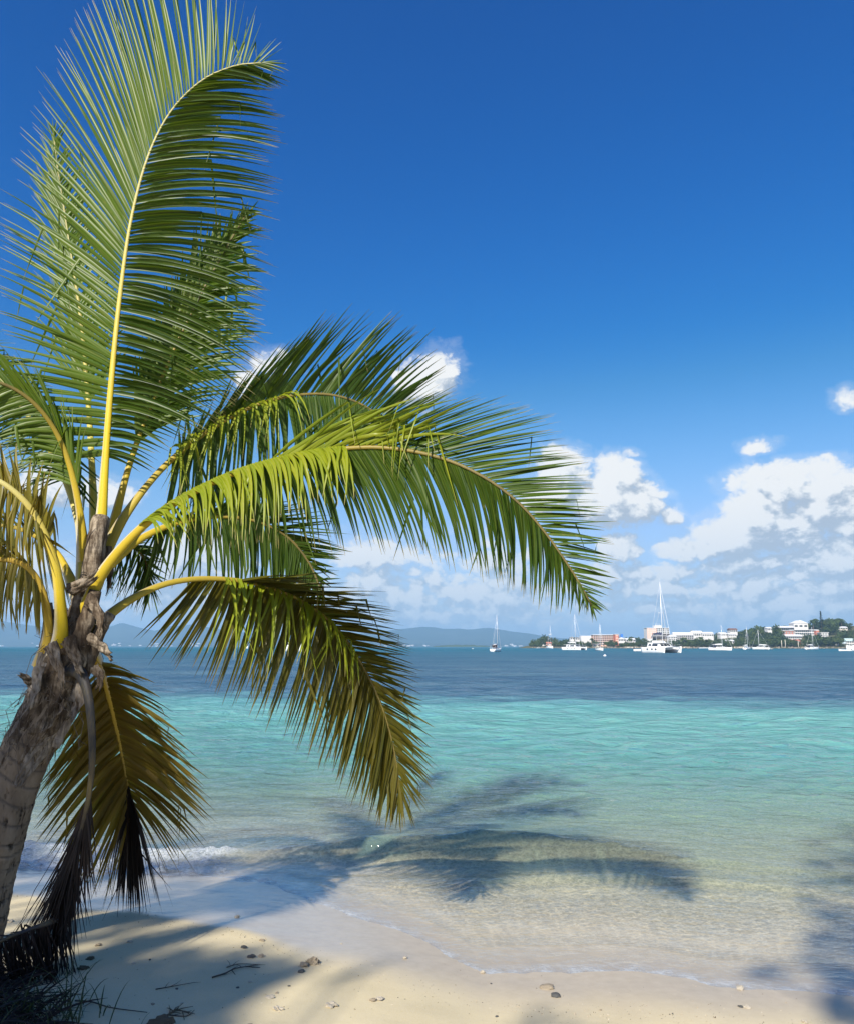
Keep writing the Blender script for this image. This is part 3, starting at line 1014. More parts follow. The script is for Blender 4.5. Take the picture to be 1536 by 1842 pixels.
# 7 the golden frond on the left
frond([(92, 1205, 4.97), (108, 1150, 4.86), (108, 1085, 4.8), (100, 1020, 4.75), (78, 955, 4.7), (47, 905, 4.65), (0, 866, 4.6), (-60, 845, 4.58), (-140, 850, 4.55), (-220, 890, 4.5)],
      [dict(tips=[(.42, 110, 985), (.5, 60, 1010), (.58, 20, 1020), (.7, -40, 1010), (1, -240, 1040)], n=44, t0=.42, twist=30, arch=.04),
       dict(tips=[(.42, 118, 880), (.5, 75, 840), (.6, 0, 790), (.8, -120, 760), (1, -280, 860)], n=34, t0=.42, twist=-20, arch=.12, brk=.5, bs=(.3, .5))],
      mats=(M_GOLD, M_RYEL), r0=.062, width=.038, label='golden frond with a bright yellow petiole at the left edge', up=(.25, -1, .2))

# 8 the low frond at the left edge
frond([(72, 1200, 4.97), (86, 1145, 4.9), (82, 1085, 4.86), (64, 1038, 4.82), (34, 1012, 4.78), (-20, 1008, 4.72), (-80, 1035, 4.66), (-140, 1090, 4.6)],
      [dict(tips=[(.4, 75, 1150), (.5, 40, 1130), (.65, -10, 1140), (1, -160, 1210)], n=40, t0=.38, twist=25, arch=.03),
       dict(tips=[(.4, 20, 975), (.6, -60, 960), (1, -190, 1100)], n=30, t0=.42, twist=-25, arch=.1)],
      mats=(M_GOLD, M_RORG), r0=.05, width=.036, label='low golden brown frond under the left edge of the crown')

# 9 the frond behind on the left, climbing to the edge
frond([(150, 1062, 5.1), (148, 985, 5.15), (140, 930, 5.2), (112, 850, 5.3), (62, 765, 5.4), (0, 680, 5.5), (-70, 610, 5.55), (-150, 560, 5.6)],
      [dict(tips=[(.30, 30, 900), (.45, -10, 830), (.55, -60, 780), (.7, -120, 700), (1, -240, 540)], n=64, twist=25, arch=.06, brk=.2),
       dict(tips=[(.3, 190, 960), (.4, 195, 880), (.5, 170, 820), (.6, 120, 740), (.75, 60, 640), (1, -130, 480)], n=46, twist=-25, arch=.08, brk=.35, bs=(.4, .6))],
      mats=(M_GREEN, M_RPALE), r0=.046, width=.036, label='green frond climbing to the left edge')

# 10 and 11 two upright fronds behind the tall one
frond([(172, 1030, 5.25), (168, 900, 5.4), (160, 740, 5.6), (146, 580, 5.75), (124, 430, 5.85), (105, 310, 5.9), (96, 235, 5.9)],
      [dict(tips=[(.35, 80, 620), (.5, 75, 500), (.65, 60, 380), (.8, 62, 290), (1, 92, 212)], n=50, twist=-20, arch=.0, jit=5),
       dict(tips=[(.35, 235, 640), (.5, 225, 520), (.65, 200, 420), (.8, 165, 320), (1, 104, 212)], n=50, twist=20, arch=.0, jit=5)],
      mats=(M_PALE, M_RPALE), r0=.040, width=.034, label='pale upright frond half hidden behind the tall one', start=.3)
frond([(190, 1000, 5.3), (235, 830, 5.4), (295, 670, 5.5), (352, 548, 5.55), (402, 455, 5.55), (446, 380, 5.5)],
      [dict(tips=[(.3, 250, 640), (.45, 295, 520), (.6, 345, 440), (.75, 395, 395), (.9, 438, 372), (1, 450, 368)], n=60, twist=0, arch=.02, jit=6),
       dict(tips=[(.3, 380, 740), (.45, 440, 660), (.55, 462, 612), (.65, 472, 570), (.75, 474, 510), (.88, 468, 430), (1, 455, 378)], n=60, twist=0, arch=.06, jit=6)],
      mats=(M_PALE, M_RGRN), r0=.040, width=.060, label='shorter green frond pointing up behind the tall one', start=.28)

# 12 a frond sinking behind the trunk on the left
frond([(140, 1075, 5.2), (105, 1000, 5.4), (60, 962, 5.55), (0, 945, 5.65), (-70, 960, 5.7), (-140, 1000, 5.75)],
      [dict(tips=[(.25, 135, 1120), (.4, 95, 1110), (.55, 40, 1090), (.75, -40, 1090), (1, -160, 1100)], n=46, twist=30, arch=.04),
       dict(tips=[(.3, 80, 930), (.5, 20, 915), (.8, -90, 910), (1, -170, 1000)], n=36, twist=-30, arch=.1)],
      mats=(M_OLIVE, M_RGRN), r0=.042, width=.036, label='shaded olive frond sinking behind the trunk')
# a frond swept to the left edge
frond([(152, 1010, 5.0), (140, 900, 4.95), (112, 800, 4.9), (66, 730, 4.8), (5, 690, 4.7), (-70, 680, 4.6), (-150, 710, 4.5)],
      [dict(tips=[(.28, 40, 850), (.42, -10, 800), (.55, -60, 800), (.75, -150, 820), (1, -240, 860)], n=48, twist=20, arch=.10, brk=.25, bs=(.4, .7)),
       dict(tips=[(.26, 150, 760), (.4, 60, 650), (.5, 0, 632), (.65, -60, 600), (1, -240, 640)], n=48, twist=-20, arch=.12, brk=.3, bs=(.4, .7))],
      mats=(M_PALE, M_RGRN), r0=.036, width=.036, label='pale frond swept out over the left edge')
# 13 short leaflets seen behind the spear on the right
frond([(170, 1060, 5.2), (205, 1000, 5.35), (240, 985, 5.5), (262, 1010, 5.6), (272, 1060, 5.65)],
      [dict(tips=[(.35, 260, 950), (.7, 300, 1020), (1, 280, 1100)], n=30, twist=30),
       dict(tips=[(.3, 200, 1060), (.6, 215, 1080), (1, 262, 1105)], n=30, twist=-30)],
      mats=(M_GREEN, M_RGRN), r0=.04, width=.034, label='small dark frond behind the crown')

# the two dead fronds that hang to the ground
frond([(118, 1200, 4.90), (146, 1214, 4.78), (160, 1262, 4.72), (166, 1340, 4.68), (163, 1410, 4.67), (150, 1480, 4.66), (128, 1550, 4.66), (108, 1620, 4.68), (96, 1662, 4.7)],
      [dict(tips=[(.58, 62, 1680), (.7, 40, 1735), (.85, 55, 1790), (1, 95, 1835)], n=70, t0=.56, twist=40, arch=.0, fwd=.06, jit=18, w=.42, brk=.3),
       dict(tips=[(.56, 150, 1600), (.7, 140, 1660), (.85, 110, 1760), (1, 118, 1838)], n=62, t0=.54, twist=-40, arch=.02, fwd=.06, jit=18, w=.4, brk=.3)],
      mats=(M_DEAD, M_RDARK), r0=.044, r1=.008, width=.036, label='dead frond hanging in front of the trunk, its stalk dark blue grey', name='dead_frond', flat=.45)
frond([(100, 1655, 4.66), (85, 1662, 4.62), (55, 1672, 4.58), (10, 1690, 4.52), (-50, 1725, 4.45), (-120, 1790, 4.4)],
      [dict(tips=[(.1, 112, 1840), (.3, 70, 1830), (.5, 30, 1842), (.7, -20, 1850), (1, -140, 1900)], n=70, t0=.1, twist=30, arch=.05, jit=26, w=.45, brk=.5),
       dict(tips=[(.1, 50, 1668), (.3, 10, 1690), (.5, -10, 1740), (1, -160, 1830)], n=34, t0=.1, twist=-30, arch=-.1, jit=26, w=.45, brk=.7),
       dict(tips=[(.1, 118, 1846, -.1), (.5, 60, 1860, -.1), (1, -60, 1880, -.1)], n=70, t0=.05, twist=60, arch=.03, jit=32, w=.45, brk=.4)],
      mats=(M_DEAD, M_RDARK), r0=.014, r1=.004, width=.034, label='dead brown frond trailing on the sand at the left edge', name='dead_frond')

# trunk ------------------------------------------------------------------
TR = [(140, 1105, .085), (136, 1135, .125), (128, 1170, .140), (114, 1215, .140), (93, 1268, .145), (62, 1325, .150), (32, 1390, .155), (8, 1460, .164), (-14, 1530, .164), (-36, 1610, .176), (-58, 1700, .182), (-80, 1790, .20), (-95, 1850, .25)]
axis, atan, AL = catmull([P(u, v, 5.0) - PALM0 for (u, v, r) in TR], 220)
tl = np.linspace(0, 1, len(TR))
rr0 = np.interp(np.linspace(0, 1, 220), tl, [q[2] for q in TR])
vs, fs, ring = [], [], []
rnd = random.Random(5)
nn = 40
ringpos, q = [], .30
while q < 1:
    ringpos.append(q)
    q += rnd.uniform(.026, .046)
for i in range(220):
    s = i / 219
    t = atan[i]
    a = Vector((0, -1, 0)); a = (a - t * a.dot(t)).normalized()
    b = t.cross(a)
    for k in range(nn):
        w = 2 * math.pi * k / nn
        wob = .010 * math.sin(w + s * 9) + .006 * math.sin(2 * w + 3)
        best = 9
        for rp in ringpos:
            dlt = s - (rp + wob)
            if abs(dlt) < abs(best):
                best = dlt
        g_ = math.exp(-(best / .0028) ** 2)
        step = .006 * math.exp(-max(0, best) / .012) if best > 0 else 0
        r = rr0[i] * (1 + .025 * math.sin(3 * w + s * 14)) - .006 * g_ + step
        vs.append(axis[i] + (b * math.cos(w) + a * math.sin(w)) * r)
        ring.append(g_)
for i in range(219):
    for k in range(nn):
        k2 = (k + 1) % nn
        fs.append((i * nn + k, i * nn + k2, (i + 1) * nn + k2, (i + 1) * nn + k))
me = bpy.data.meshes.new('trunk')
me.from_pydata(vs, [], fs)
me.materials.append(M_BARK)
me.polygons.foreach_set('use_smooth', [True] * len(me.polygons))
a_ = me.attributes.new('ring', 'FLOAT', 'POINT')
a_.data.foreach_set('value', ring)
link('trunk', me, palm)


def on_trunk(s, ang, lift=0.0):
    """Point on the trunk skin: s runs from the crown (0) to the root (1); ang 0 faces the camera."""
    f = min(max(s, 0), 1) * 219
    i = int(f)
    p = axis[i].lerp(axis[min(i + 1, 219)], f - i)
    t = atan[i]
    a = Vector((0, -1, 0)); a = (a - t * a.dot(t)).normalized()
    b = t.cross(a)
    n = (a * math.cos(ang) - b * math.sin(ang)).normalized()
    return p + n * (rr0[i] + lift), n, t


def sheath(s0, s1, a0, a1, lift0, lift1, rag=.02, thick=.012, light=.2, seed=0, name='leaf_sheath', skew=0.0, ragtop=True, waist=None):
    """A fibrous leaf base clasping the trunk: a curved, thick, ragged-edged shell from s0 (top) to s1."""
    r_ = random.Random(seed)
    nu, nv = 22, 12
    top, bot = [], []
    ragv = [r_.uniform(-1, 1) * rag for _ in range(nv + 1)]
    mb = MB()
    vs, at = [], []
    for layer in (0, 1):
        for i in range(nu + 1):
            for j in range(nv + 1):
                fu, fv = i / nu, j / nv
                s = s0 + (s1 - s0) * fu
                if ragtop:
                    s += ragv[j] * (1 - fu) ** 2
                else:
                    s += ragv[j] * fu ** 2
                wd = 1.0 if waist is None else (1 - waist * fu)
                am = (a0 + a1) / 2 + skew * fu
                ang = am + (fv - .5) * (a1 - a0) * wd
                lift = .55 * (lift0 + (lift1 - lift0) * fu)
                lift += .010 * math.sin(fv * 9 + seed) * (1 - fu) + .006 * math.sin(fu * 13 + fv * 21 + seed) + .005 * math.sin(fv * 37 + fu * 5 + seed * 2)
                edge_in = min(fv, 1 - fv) * 2
                lift -= .012 * (1 - min(1, edge_in * 3))
                p, n, t = on_trunk(s, ang, lift - layer * thick)
                vs.append(p)
                at.append((light * (.6 + .6 * r_.random()), fu, fv, 1))
    M = (nu + 1) * (nv + 1)
    fs = []
    for i in range(nu):
        for j in range(nv):
            a = i * (nv + 1) + j
            fs.append((a, a + 1, a + nv + 2, a + nv + 1))
            fs.append((M + a, M + a + nv + 1, M + a + nv + 2, M + a + 1))
    for i in range(nu):
        for j in (0, nv):
            a = i * (nv + 1) + j
            b = a + nv + 1
            fs.append((a, b, M + b, M + a) if j == 0 else (a, M + a, M + b, b))
    for j in range(nv):
        for i in (0, nu):
            a = i * (nv + 1) + j
            fs.append((a, M + a, M + a + 1, a + 1) if i == 0 else (a, a + 1, M + a + 1, M + a))
    mb.add(vs, fs, 0, at)
    return mb.build(name, M_FIBRE, palm, True, 'leafv')


R = math.radians
# stout bases of living and fallen leaves that clasp the trunk
for (bp, lt, fl) in (([(66, 1270, .04), (74, 1220, .055), (82, 1170, .055), (88, 1120, .045), (86, 1085, .036)], .75, .6), ([(92, 1225, .06), (102, 1185, .075), (110, 1140, .07), (109, 1095, .056)], .6, .6),
                     ([(140, 1200, .06), (146, 1150, .07), (158, 1108, .062), (172, 1062, .05)], .35, .7), ([(150, 1215, .05), (164, 1175, .058), (180, 1135, .05), (200, 1104, .042)], .3, .7),
                     ([(100, 1345, .03), (118, 1300, .05), (138, 1250, .055), (150, 1205, .05)], .8, .5), ([(44, 1335, .03), (58, 1290, .05), (72, 1240, .058), (84, 1195, .055)], .9, .5), ([(128, 1130, .07), (142, 1085, .06), (150, 1045, .045)], .5, .7)):
    c_, t_, _ = catmull([P(u, v, 4.93 if lt != .35 else 4.88) - PALM0 for (u, v, r) in bp], 20)
    rr_ = np.interp(np.linspace(0, 1, 20), np.linspace(0, 1, len(bp)), [q[2] for q in bp])
    mb = MB()
    r_ = random.Random(int(lt * 100))
    rr_ = rr_ * .8
    mb.tube(c_, [float(q) * (1 + .05 * r_.gauss(0, 1)) for q in rr_], 14, at=[(lt * (.7 + .5 * r_.random()), i / 19, .5, 1) for i in range(20)], flat=fl, up=(.1, -1, .1))
    mb.build('leaf_base', M_FIBRE, palm, True, 'leafv')
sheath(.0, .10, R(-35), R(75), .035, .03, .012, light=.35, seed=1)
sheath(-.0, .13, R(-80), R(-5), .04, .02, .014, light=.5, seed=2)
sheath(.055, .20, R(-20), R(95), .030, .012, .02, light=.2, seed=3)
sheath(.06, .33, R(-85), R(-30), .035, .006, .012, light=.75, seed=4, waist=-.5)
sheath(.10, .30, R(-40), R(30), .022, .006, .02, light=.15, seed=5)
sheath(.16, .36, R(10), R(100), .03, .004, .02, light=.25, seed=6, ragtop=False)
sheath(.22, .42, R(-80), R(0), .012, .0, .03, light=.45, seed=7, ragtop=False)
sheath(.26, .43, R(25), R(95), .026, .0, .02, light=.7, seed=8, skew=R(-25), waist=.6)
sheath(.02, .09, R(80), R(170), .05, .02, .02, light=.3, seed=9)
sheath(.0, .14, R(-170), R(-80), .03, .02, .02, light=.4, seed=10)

# the brown sheath round the foot of the upright frond
mb = MB()
pp = [P(*q) - PALM0 for q in ((158, 1075, 4.97), (166, 1030, 4.97), (172, 985, 4.97), (178, 950, 4.98), (182, 932, 5.0))]
cur, ctan, _ = catmull(pp, 20)
mb.tube(cur, [.082 - .018 * (i / 19) + .003 * math.sin(i * 1.9) for i in range(20)], 18, at=[(.25 + .2 * math.sin(i * .7), i / 19, .5, 1) for i in range(20)], flat=.85)
mb.build('spear_sheath', M_FIBRE, palm, True, 'leafv')
# torn flaps of dry sheath that stand away from the crown: thin ragged sheets
def flap(pts_, w0, w1, seed, across=(1, 0, .2), lt=.25, d=4.82):
    r_ = random.Random(seed)
    c_, t_, L_ = catmull([P(u, v, d - .02 * i) - PALM0 for i, (u, v) in enumerate(pts_)], 15)
    nv = 9
    rag = [r_.uniform(.72, 1.0) for _ in range(nv + 1)]
    ac = Vector(across)
    mb = MB()
    vs, at = [], []
    for layer in (0, 1):
        for i in range(15):
            for j in range(nv + 1):
                s_ = i / 14 * rag[j]
                f = s_ * 14
                k = min(13, int(f))
                p = c_[k].lerp(c_[k + 1], f - k)
                x = (ac - t_[k] * ac.dot(t_[k])).normalized()
                n = t_[k].cross(x)
                w = w0 + (w1 - w0) * i / 14
                q = j / nv - .5
                off = .25 * w * (1 - 4 * q * q) + .006 * math.sin(j * 2.3 + seed) + .008 * math.sin(i * .9 + j * .8 + seed)
                vs.append(p + x * (q * w) + n * (off + layer * .006))
                at.append((lt * (.5 + .9 * r_.random()), i / 14, .5, 1))
    M = 15 * (nv + 1)
    fs = []
    for i in range(14):
        for j in range(nv):
            a = i * (nv + 1) + j
            fs.append((a, a + 1, a + nv + 2, a + nv + 1))
            fs.append((M + a, M + a + nv + 1, M + a + nv + 2, M + a + 1))
    for i in range(14):
        for j, fl in ((0, 0), (nv, 1)):
            a = i * (nv + 1) + j
            b = a + nv + 1
            fs.append((a, b, M + b, M + a) if not fl else (a, M + a, M + b, b))
    for j in range(nv):
        a = 14 * (nv + 1) + j
        fs.append((a, a + 1, M + a + 1, M + a))
    mb.add(vs, fs, 0, at)
    return mb.build('sheath_flap', M_FIBRE, palm, True, 'leafv')


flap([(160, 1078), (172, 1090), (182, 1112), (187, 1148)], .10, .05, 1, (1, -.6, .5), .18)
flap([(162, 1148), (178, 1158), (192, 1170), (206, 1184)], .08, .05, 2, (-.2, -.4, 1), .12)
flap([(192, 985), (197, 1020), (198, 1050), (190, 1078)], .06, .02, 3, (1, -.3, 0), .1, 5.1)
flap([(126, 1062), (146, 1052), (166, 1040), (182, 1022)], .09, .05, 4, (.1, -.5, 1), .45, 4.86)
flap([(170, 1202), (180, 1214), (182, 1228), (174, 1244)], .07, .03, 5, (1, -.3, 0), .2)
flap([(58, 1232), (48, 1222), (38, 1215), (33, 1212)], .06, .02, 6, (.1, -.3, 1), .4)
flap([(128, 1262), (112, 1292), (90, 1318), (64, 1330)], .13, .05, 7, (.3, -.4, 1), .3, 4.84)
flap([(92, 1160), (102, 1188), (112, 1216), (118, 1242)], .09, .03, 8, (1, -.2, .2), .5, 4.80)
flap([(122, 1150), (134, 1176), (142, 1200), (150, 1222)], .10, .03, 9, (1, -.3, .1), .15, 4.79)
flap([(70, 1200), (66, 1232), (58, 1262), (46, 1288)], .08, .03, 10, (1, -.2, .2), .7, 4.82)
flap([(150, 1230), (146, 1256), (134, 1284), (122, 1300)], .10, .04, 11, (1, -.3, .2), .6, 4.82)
# loose coir threads
mb = MB()
r_ = random.Random(77)
for k in range(150):
    s, a = r_.uniform(.0, .34), r_.uniform(R(-80), R(80))
    p, n, t = on_trunk(s, a, .03)
    q = p + n * r_.uniform(.0, .03) + Vector((r_.gauss(0, .04), r_.gauss(0, .02), r_.gauss(-.05, .05)))
    e = q + Vector((r_.gauss(0, .05), r_.gauss(0, .03), r_.gauss(-.04, .06)))
    mb.tube([p, q, e], .0016, 4, at=[(.5, .5, .5, 1)] * 3, caps=False)
o = mb.build('coir_fibre', M_FIBRE, palm, True, 'leafv')
o['kind'] = 'stuff'
# ================================================================== far coast, headland, trees and buildings
def lin(px, tab):
    return float(np.interp(px, [q[0] for q in tab], [q[1] for q in tab]))


def zat(v, d):
    return P(768, v, d).z


# forested ground
def ground_mat(name, c0, c1, c2, scale):
    m, T, out = mat_new(name)
    pos = T.node('ShaderNodeNewGeometry').outputs['Position']
    n = T.noise(pos, scale, 6, .65)
    b = T.node('ShaderNodeBsdfPrincipled')
    T.l.new(T.ramp(n, [(.3, c0), (.5, c1), (.72, c2)]), b.inputs['Base Color'])
    b.inputs['Roughness'].default_value = 1
    b.inputs['Specular IOR Level'].default_value = 0
    T.l.new(b.outputs[0], out.inputs[0])
    return m


M_HILL = ground_mat('forest_slopes', (.012, .028, .014), (.022, .042, .02), (.045, .06, .032), .0025)
M_HEAD = ground_mat('headland_scrub', (.05, .06, .025), (.10, .10, .055), (.20, .17, .11), .05)
M_ROCKY = ground_mat('shore_rock', (.09, .08, .065), (.20, .175, .14), (.33, .29, .23), .25)

RIDGE = [(-1400, 1140), (-900, 1118), (-500, 1117), (-250, 1114), (-100, 1113), (0, 1116), (60, 1126), (120, 1133), (170, 1137), (198, 1130), (224, 1121), (252, 1129), (282, 1135), (310, 1128), (350, 1125), (400, 1133), (450, 1140), (520, 1144), (600, 1142), (680, 1139), (720, 1132), (760, 1128), (800, 1131), (840, 1133), (872, 1130), (920, 1136), (960, 1142), (1000, 1148), (1100, 1154), (1300, 1158), (1600, 1160), (2200, 1161)]
us = np.arange(-1400, 2200, 9.0)
ds = np.concatenate([np.linspace(7000, 8000, 10), np.linspace(8100, 10200, 22)])
UU, DD = np.meshgrid(us, ds)
rv = np.interp(UU, [q[0] for q in RIDGE], [q[1] for q in RIDGE])
rv = rv + 1.6 * fbm(UU * .03, UU * 0 + .5, 4, 80)
top = (1163 - rv) / FOC * 9200 + 2
prof = np.interp(DD, [7000, 7300, 8000, 9200, 10200], [.0, .06, .20, 1.0, .55])
ZZ = top * prof * (1 + .10 * fbm(UU * .035, DD * .0022, 4, 83) * smooth01(7100, 8200, DD) * smooth01(9200, 8700, DD)) - 1.0 * (DD < 7050)
XX = (UU - 768) / FOC * DD / math.cos(PITCH) * math.cos(PITCH)
grid_mesh('mountains', XX * .8, DD * .8, ZZ * .8, M_HILL, {}, 'structure')

# a low green islet in front of them
us = np.arange(775, 892, 3.0)
ds = np.linspace(2900, 3100, 9)
UU, DD = np.meshgrid(us, ds)
e = np.clip(1 - ((UU - 832) / 56) ** 2, 0, 1) ** .6 * np.clip(1 - ((DD - 3000) / 100) ** 2, 0, 1) ** .6
ZZ = e * (7.5 + 3.5 * fbm(UU * .11, DD * .02, 4, 90)) - .6
grid_mesh('islet', (UU - 768) / FOC * DD, DD, ZZ, ground_mat('mangrove', (.03, .055, .02), (.06, .09, .03), (.11, .13, .06), .06), {}, 'structure')

# white buildings strewn along the far shore
M_WHITE = mat('white_render', (.60, .59, .57), .8, .08, .3)
M_CREAM = mat('cream_render', (.66, .60, .50), .8, .06, .3)
M_ROOFW = mat('white_roof', (.68, .68, .67), .7, .06, .4)
M_ROOFG = mat('grey_roof', (.25, .24, .23), .8, .1, .4)
M_ROOFB = mat('brown_roof', (.17, .09, .065), .85, .1, .4)
M_TERRA = mat('terracotta_wall', (.48, .17, .11), .8, .08, .3)
M_PINK = mat('salmon_wall', (.70, .44, .34), .8, .06, .3)
M_GLASS = mat('dark_window', (.02, .028, .035), .12, .1, .2, spec=.8)
M_SHADEW = mat('shaded_wall', (.30, .30, .30), .8, .1, .3)  # shade on walls and in openings, painted as a flat darker grey
M_BLUE = mat('blue_panel', (.04, .17, .55), .5, .05, .3)
M_GREENR = mat('green_roof', (.16, .30, .22), .7, .08, .3)
M_WOOD = mat('old_timber', (.20, .16, .12), .85, .15, .6)

# every far house shares the block shape with a low pitched roof
def house_proto(w, dpt, h, rh, roofm, name):
    a = MB(); a.box((0, 0, h / 2), (w, dpt, h))
    o = a.build(name, M_WHITE, None, False)
    r_ = MB()
    e = .6
    r_.add([(-w / 2 - e, -dpt / 2 - e, h), (w / 2 + e, -dpt / 2 - e, h), (w / 2 + e, dpt / 2 + e, h), (-w / 2 - e, dpt / 2 + e, h), (-w / 2 - e, 0, h + rh), (w / 2 + e, 0, h + rh)],
           [(0, 1, 5, 4), (2, 3, 4, 5), (1, 2, 5), (3, 0, 4), (3, 2, 1, 0)])
    r_.build('roof', roofm, o, False)
    return o


r_ = random.Random(31)
far0 = []
for k, (w, dp, h, rh, rm) in enumerate(((26, 14, 9, 3, M_ROOFW), (40, 16, 12, 3, M_ROOFW), (18, 12, 8, 3, M_ROOFB))):
    far0.append(house_proto(w, dp, h, rh, rm, 'far_house'))
spots = [(r_.choice((r_.uniform(2, 120), r_.uniform(195, 330), r_.uniform(300, 450), r_.uniform(650, 780), r_.uniform(880, 950))), r_.uniform(0, 1) ** 2.2) for _ in range(64)]
LAB = ['white roofed house on the far shore', 'long white block on the far shore', 'white house with brown roof on the far shore']
for i, (u, f) in enumerate(spots):
    k = r_.choice((0, 0, 1, 2))
    o = far0[k] if i in (0,) and k == 0 else copy_tree(far0[k])
    d = 7060 + f * 700
    prof_ = np.interp(d, [7000, 7300, 8000], [.0, .06, .20])
    rv_ = lin(u, RIDGE)
    o.location = Vector(((u - 768) / FOC * d, d, (1163 - rv_) / FOC * 9200 * prof_ - .5)) * .8
    o.scale = (.6, .6, .5)
    o.rotation_euler = (0, 0, r_.uniform(-.5, .5))
    where = 'left of the palm trunk' if u < 130 else 'just right of the palm trunk' if u < 330 else 'behind the drooping frond' if u < 500 else 'left of the green islet' if u < 800 else 'between the islet and the headland'
    tag(o, LAB[k] + ' ' + where, 'house', 'white buildings along the far shore')
for o in far0:
    if 'label' not in o:
        for c in list(o.children):
            bpy.data.objects.remove(c)
        bpy.data.objects.remove(o)

# headland -----------------------------------------------------------
SHORE_D = [(900, 960), (950, 900), (1040, 860), (1200, 800), (1360, 770), (1536, 740), (1900, 700), (2400, 660)]
GV = [(900, 1164), (935, 1163.5), (950, 1162), (975, 1159), (1050, 1158.5), (1120, 1157.5), (1200, 1154), (1300, 1151), (1350, 1147), (1400, 1142), (1440, 1137), (1480, 1133), (1536, 1132), (1650, 1131), (2000, 1138), (2400, 1150)]
TOPV = [(935, 1162), (948, 1157), (962, 1150), (975, 1143), (985, 1144), (1000, 1150), (1015, 1148), (1040, 1149), (1060, 1146), (1100, 1142), (1115, 1146), (1140, 1146), (1160, 1149), (1210, 1143), (1225, 1136), (1250, 1134), (1270, 1139), (1290, 1137), (1320, 1134), (1345, 1131), (1360, 1125), (1378, 1126), (1392, 1123), (1405, 1124), (1420, 1127), (1450, 1119), (1462, 1114), (1490, 1112), (1505, 1112), (1515, 1119), (1536, 1122), (1600, 1116), (1800, 1122), (2300, 1140)]


def head_z(u, d):
    d0 = lin(u, SHORE_D)
    f = (d - d0) / 160
    if f <= 0:
        return -.8
    zt = zat(lin(u, GV), d0 + 160)
    g = 1.1 * min(1, f / .035) + max(0, zt - 1.1) * (min(f, 1.25) ** 1.15)
    return g


us = np.concatenate([np.arange(905, 1560, 4.0), np.arange(1560, 2300, 20.0)])
fs_ = np.concatenate([np.linspace(-.03, .08, 10), np.linspace(.11, 2.2, 24)])
XX = np.zeros((len(fs_), len(us))); YY = XX.copy(); ZZ = XX.copy()
for j, u in enumerate(us):
    d0 = lin(u, SHORE_D)
    for i, f in enumerate(fs_):
        d = d0 + f * 160
        z = head_z(u, d)
        if f > 1.25:
            z *= max(0, 1 - (f - 1.25) / .95)
        if u < 945:
            z = z * max(0, (u - 925) / 20) - .5 * max(0, (945 - u) / 20)
        XX[i, j], YY[i, j], ZZ[i, j] = (u - 768) / FOC * d, d, z
ZZ += .5 * fbm(XX * .05, YY * .05, 3, 95) * (ZZ > .8)
grid_mesh('headland', XX, YY, ZZ, M_HEAD, {}, 'structure')
# sand strips on the far beach
for (u0, u1) in ((1118, 1142), (1212, 1234), (1312, 1330)):
    mb = MB()
    vs = []
    nn_ = 8
    for i in range(nn_ + 1):
        u = u0 + (u1 - u0) * i / nn_
        d0 = lin(u, SHORE_D)
        for k, f in enumerate((.004, .03, .055)):
            d = d0 + f * 160
            vs.append(((u - 768) / FOC * d, d, max(head_z(u, d), .0) + .35))
    mb.add(vs, [(i * 3 + k, i * 3 + 3 + k, i * 3 + 4 + k, i * 3 + 1 + k) for i in range(nn_) for k in range(2)])
    o = mb.build('far_beach', mat('far_sand', (.62, .55, .43), .9, .08, .2), None, True)
    o['kind'] = 'structure'
# the rocks of the shore line: one rough riprap bank
mb = MB()
r_ = random.Random(8)
for k in range(520):
    u = r_.uniform(950, 1560)
    d0 = lin(u, SHORE_D)
    d = d0 + r_.uniform(-.5, 6)
    s = r_.uniform(.5, 1.5)
    c = Vector(((u - 768) / FOC * d, d, r_.uniform(.0, 1.2)))
    vs = []
    for a in range(6):
        w = a / 6 * 6.283
        vs.append(c + Vector((math.cos(w) * s * r_.uniform(.7, 1.2), math.sin(w) * s * r_.uniform(.7, 1.2), -s * .5)))
    for a in range(5):
        w = a / 5 * 6.283 + .3
        vs.append(c + Vector((math.cos(w) * s * .6, math.sin(w) * s * .6, s * r_.uniform(.3, .6))))
    mb.add(vs, [(0, 1, 6), (1, 7, 6), (1, 2, 7), (2, 8, 7), (2, 3, 8), (3, 9, 8), (3, 4, 9), (4, 10, 9), (4, 5, 10), (5, 6, 10), (5, 0, 6), (6, 7, 8, 9, 10)])
o = mb.build('shore_rubble', M_ROCKY, None, False)
o['kind'] = 'stuff'

# buildings ----------------------------------------------------------
BLD = []
BNAME = []


def place(u, v, d):
    q = P(u, v, d)
    return q


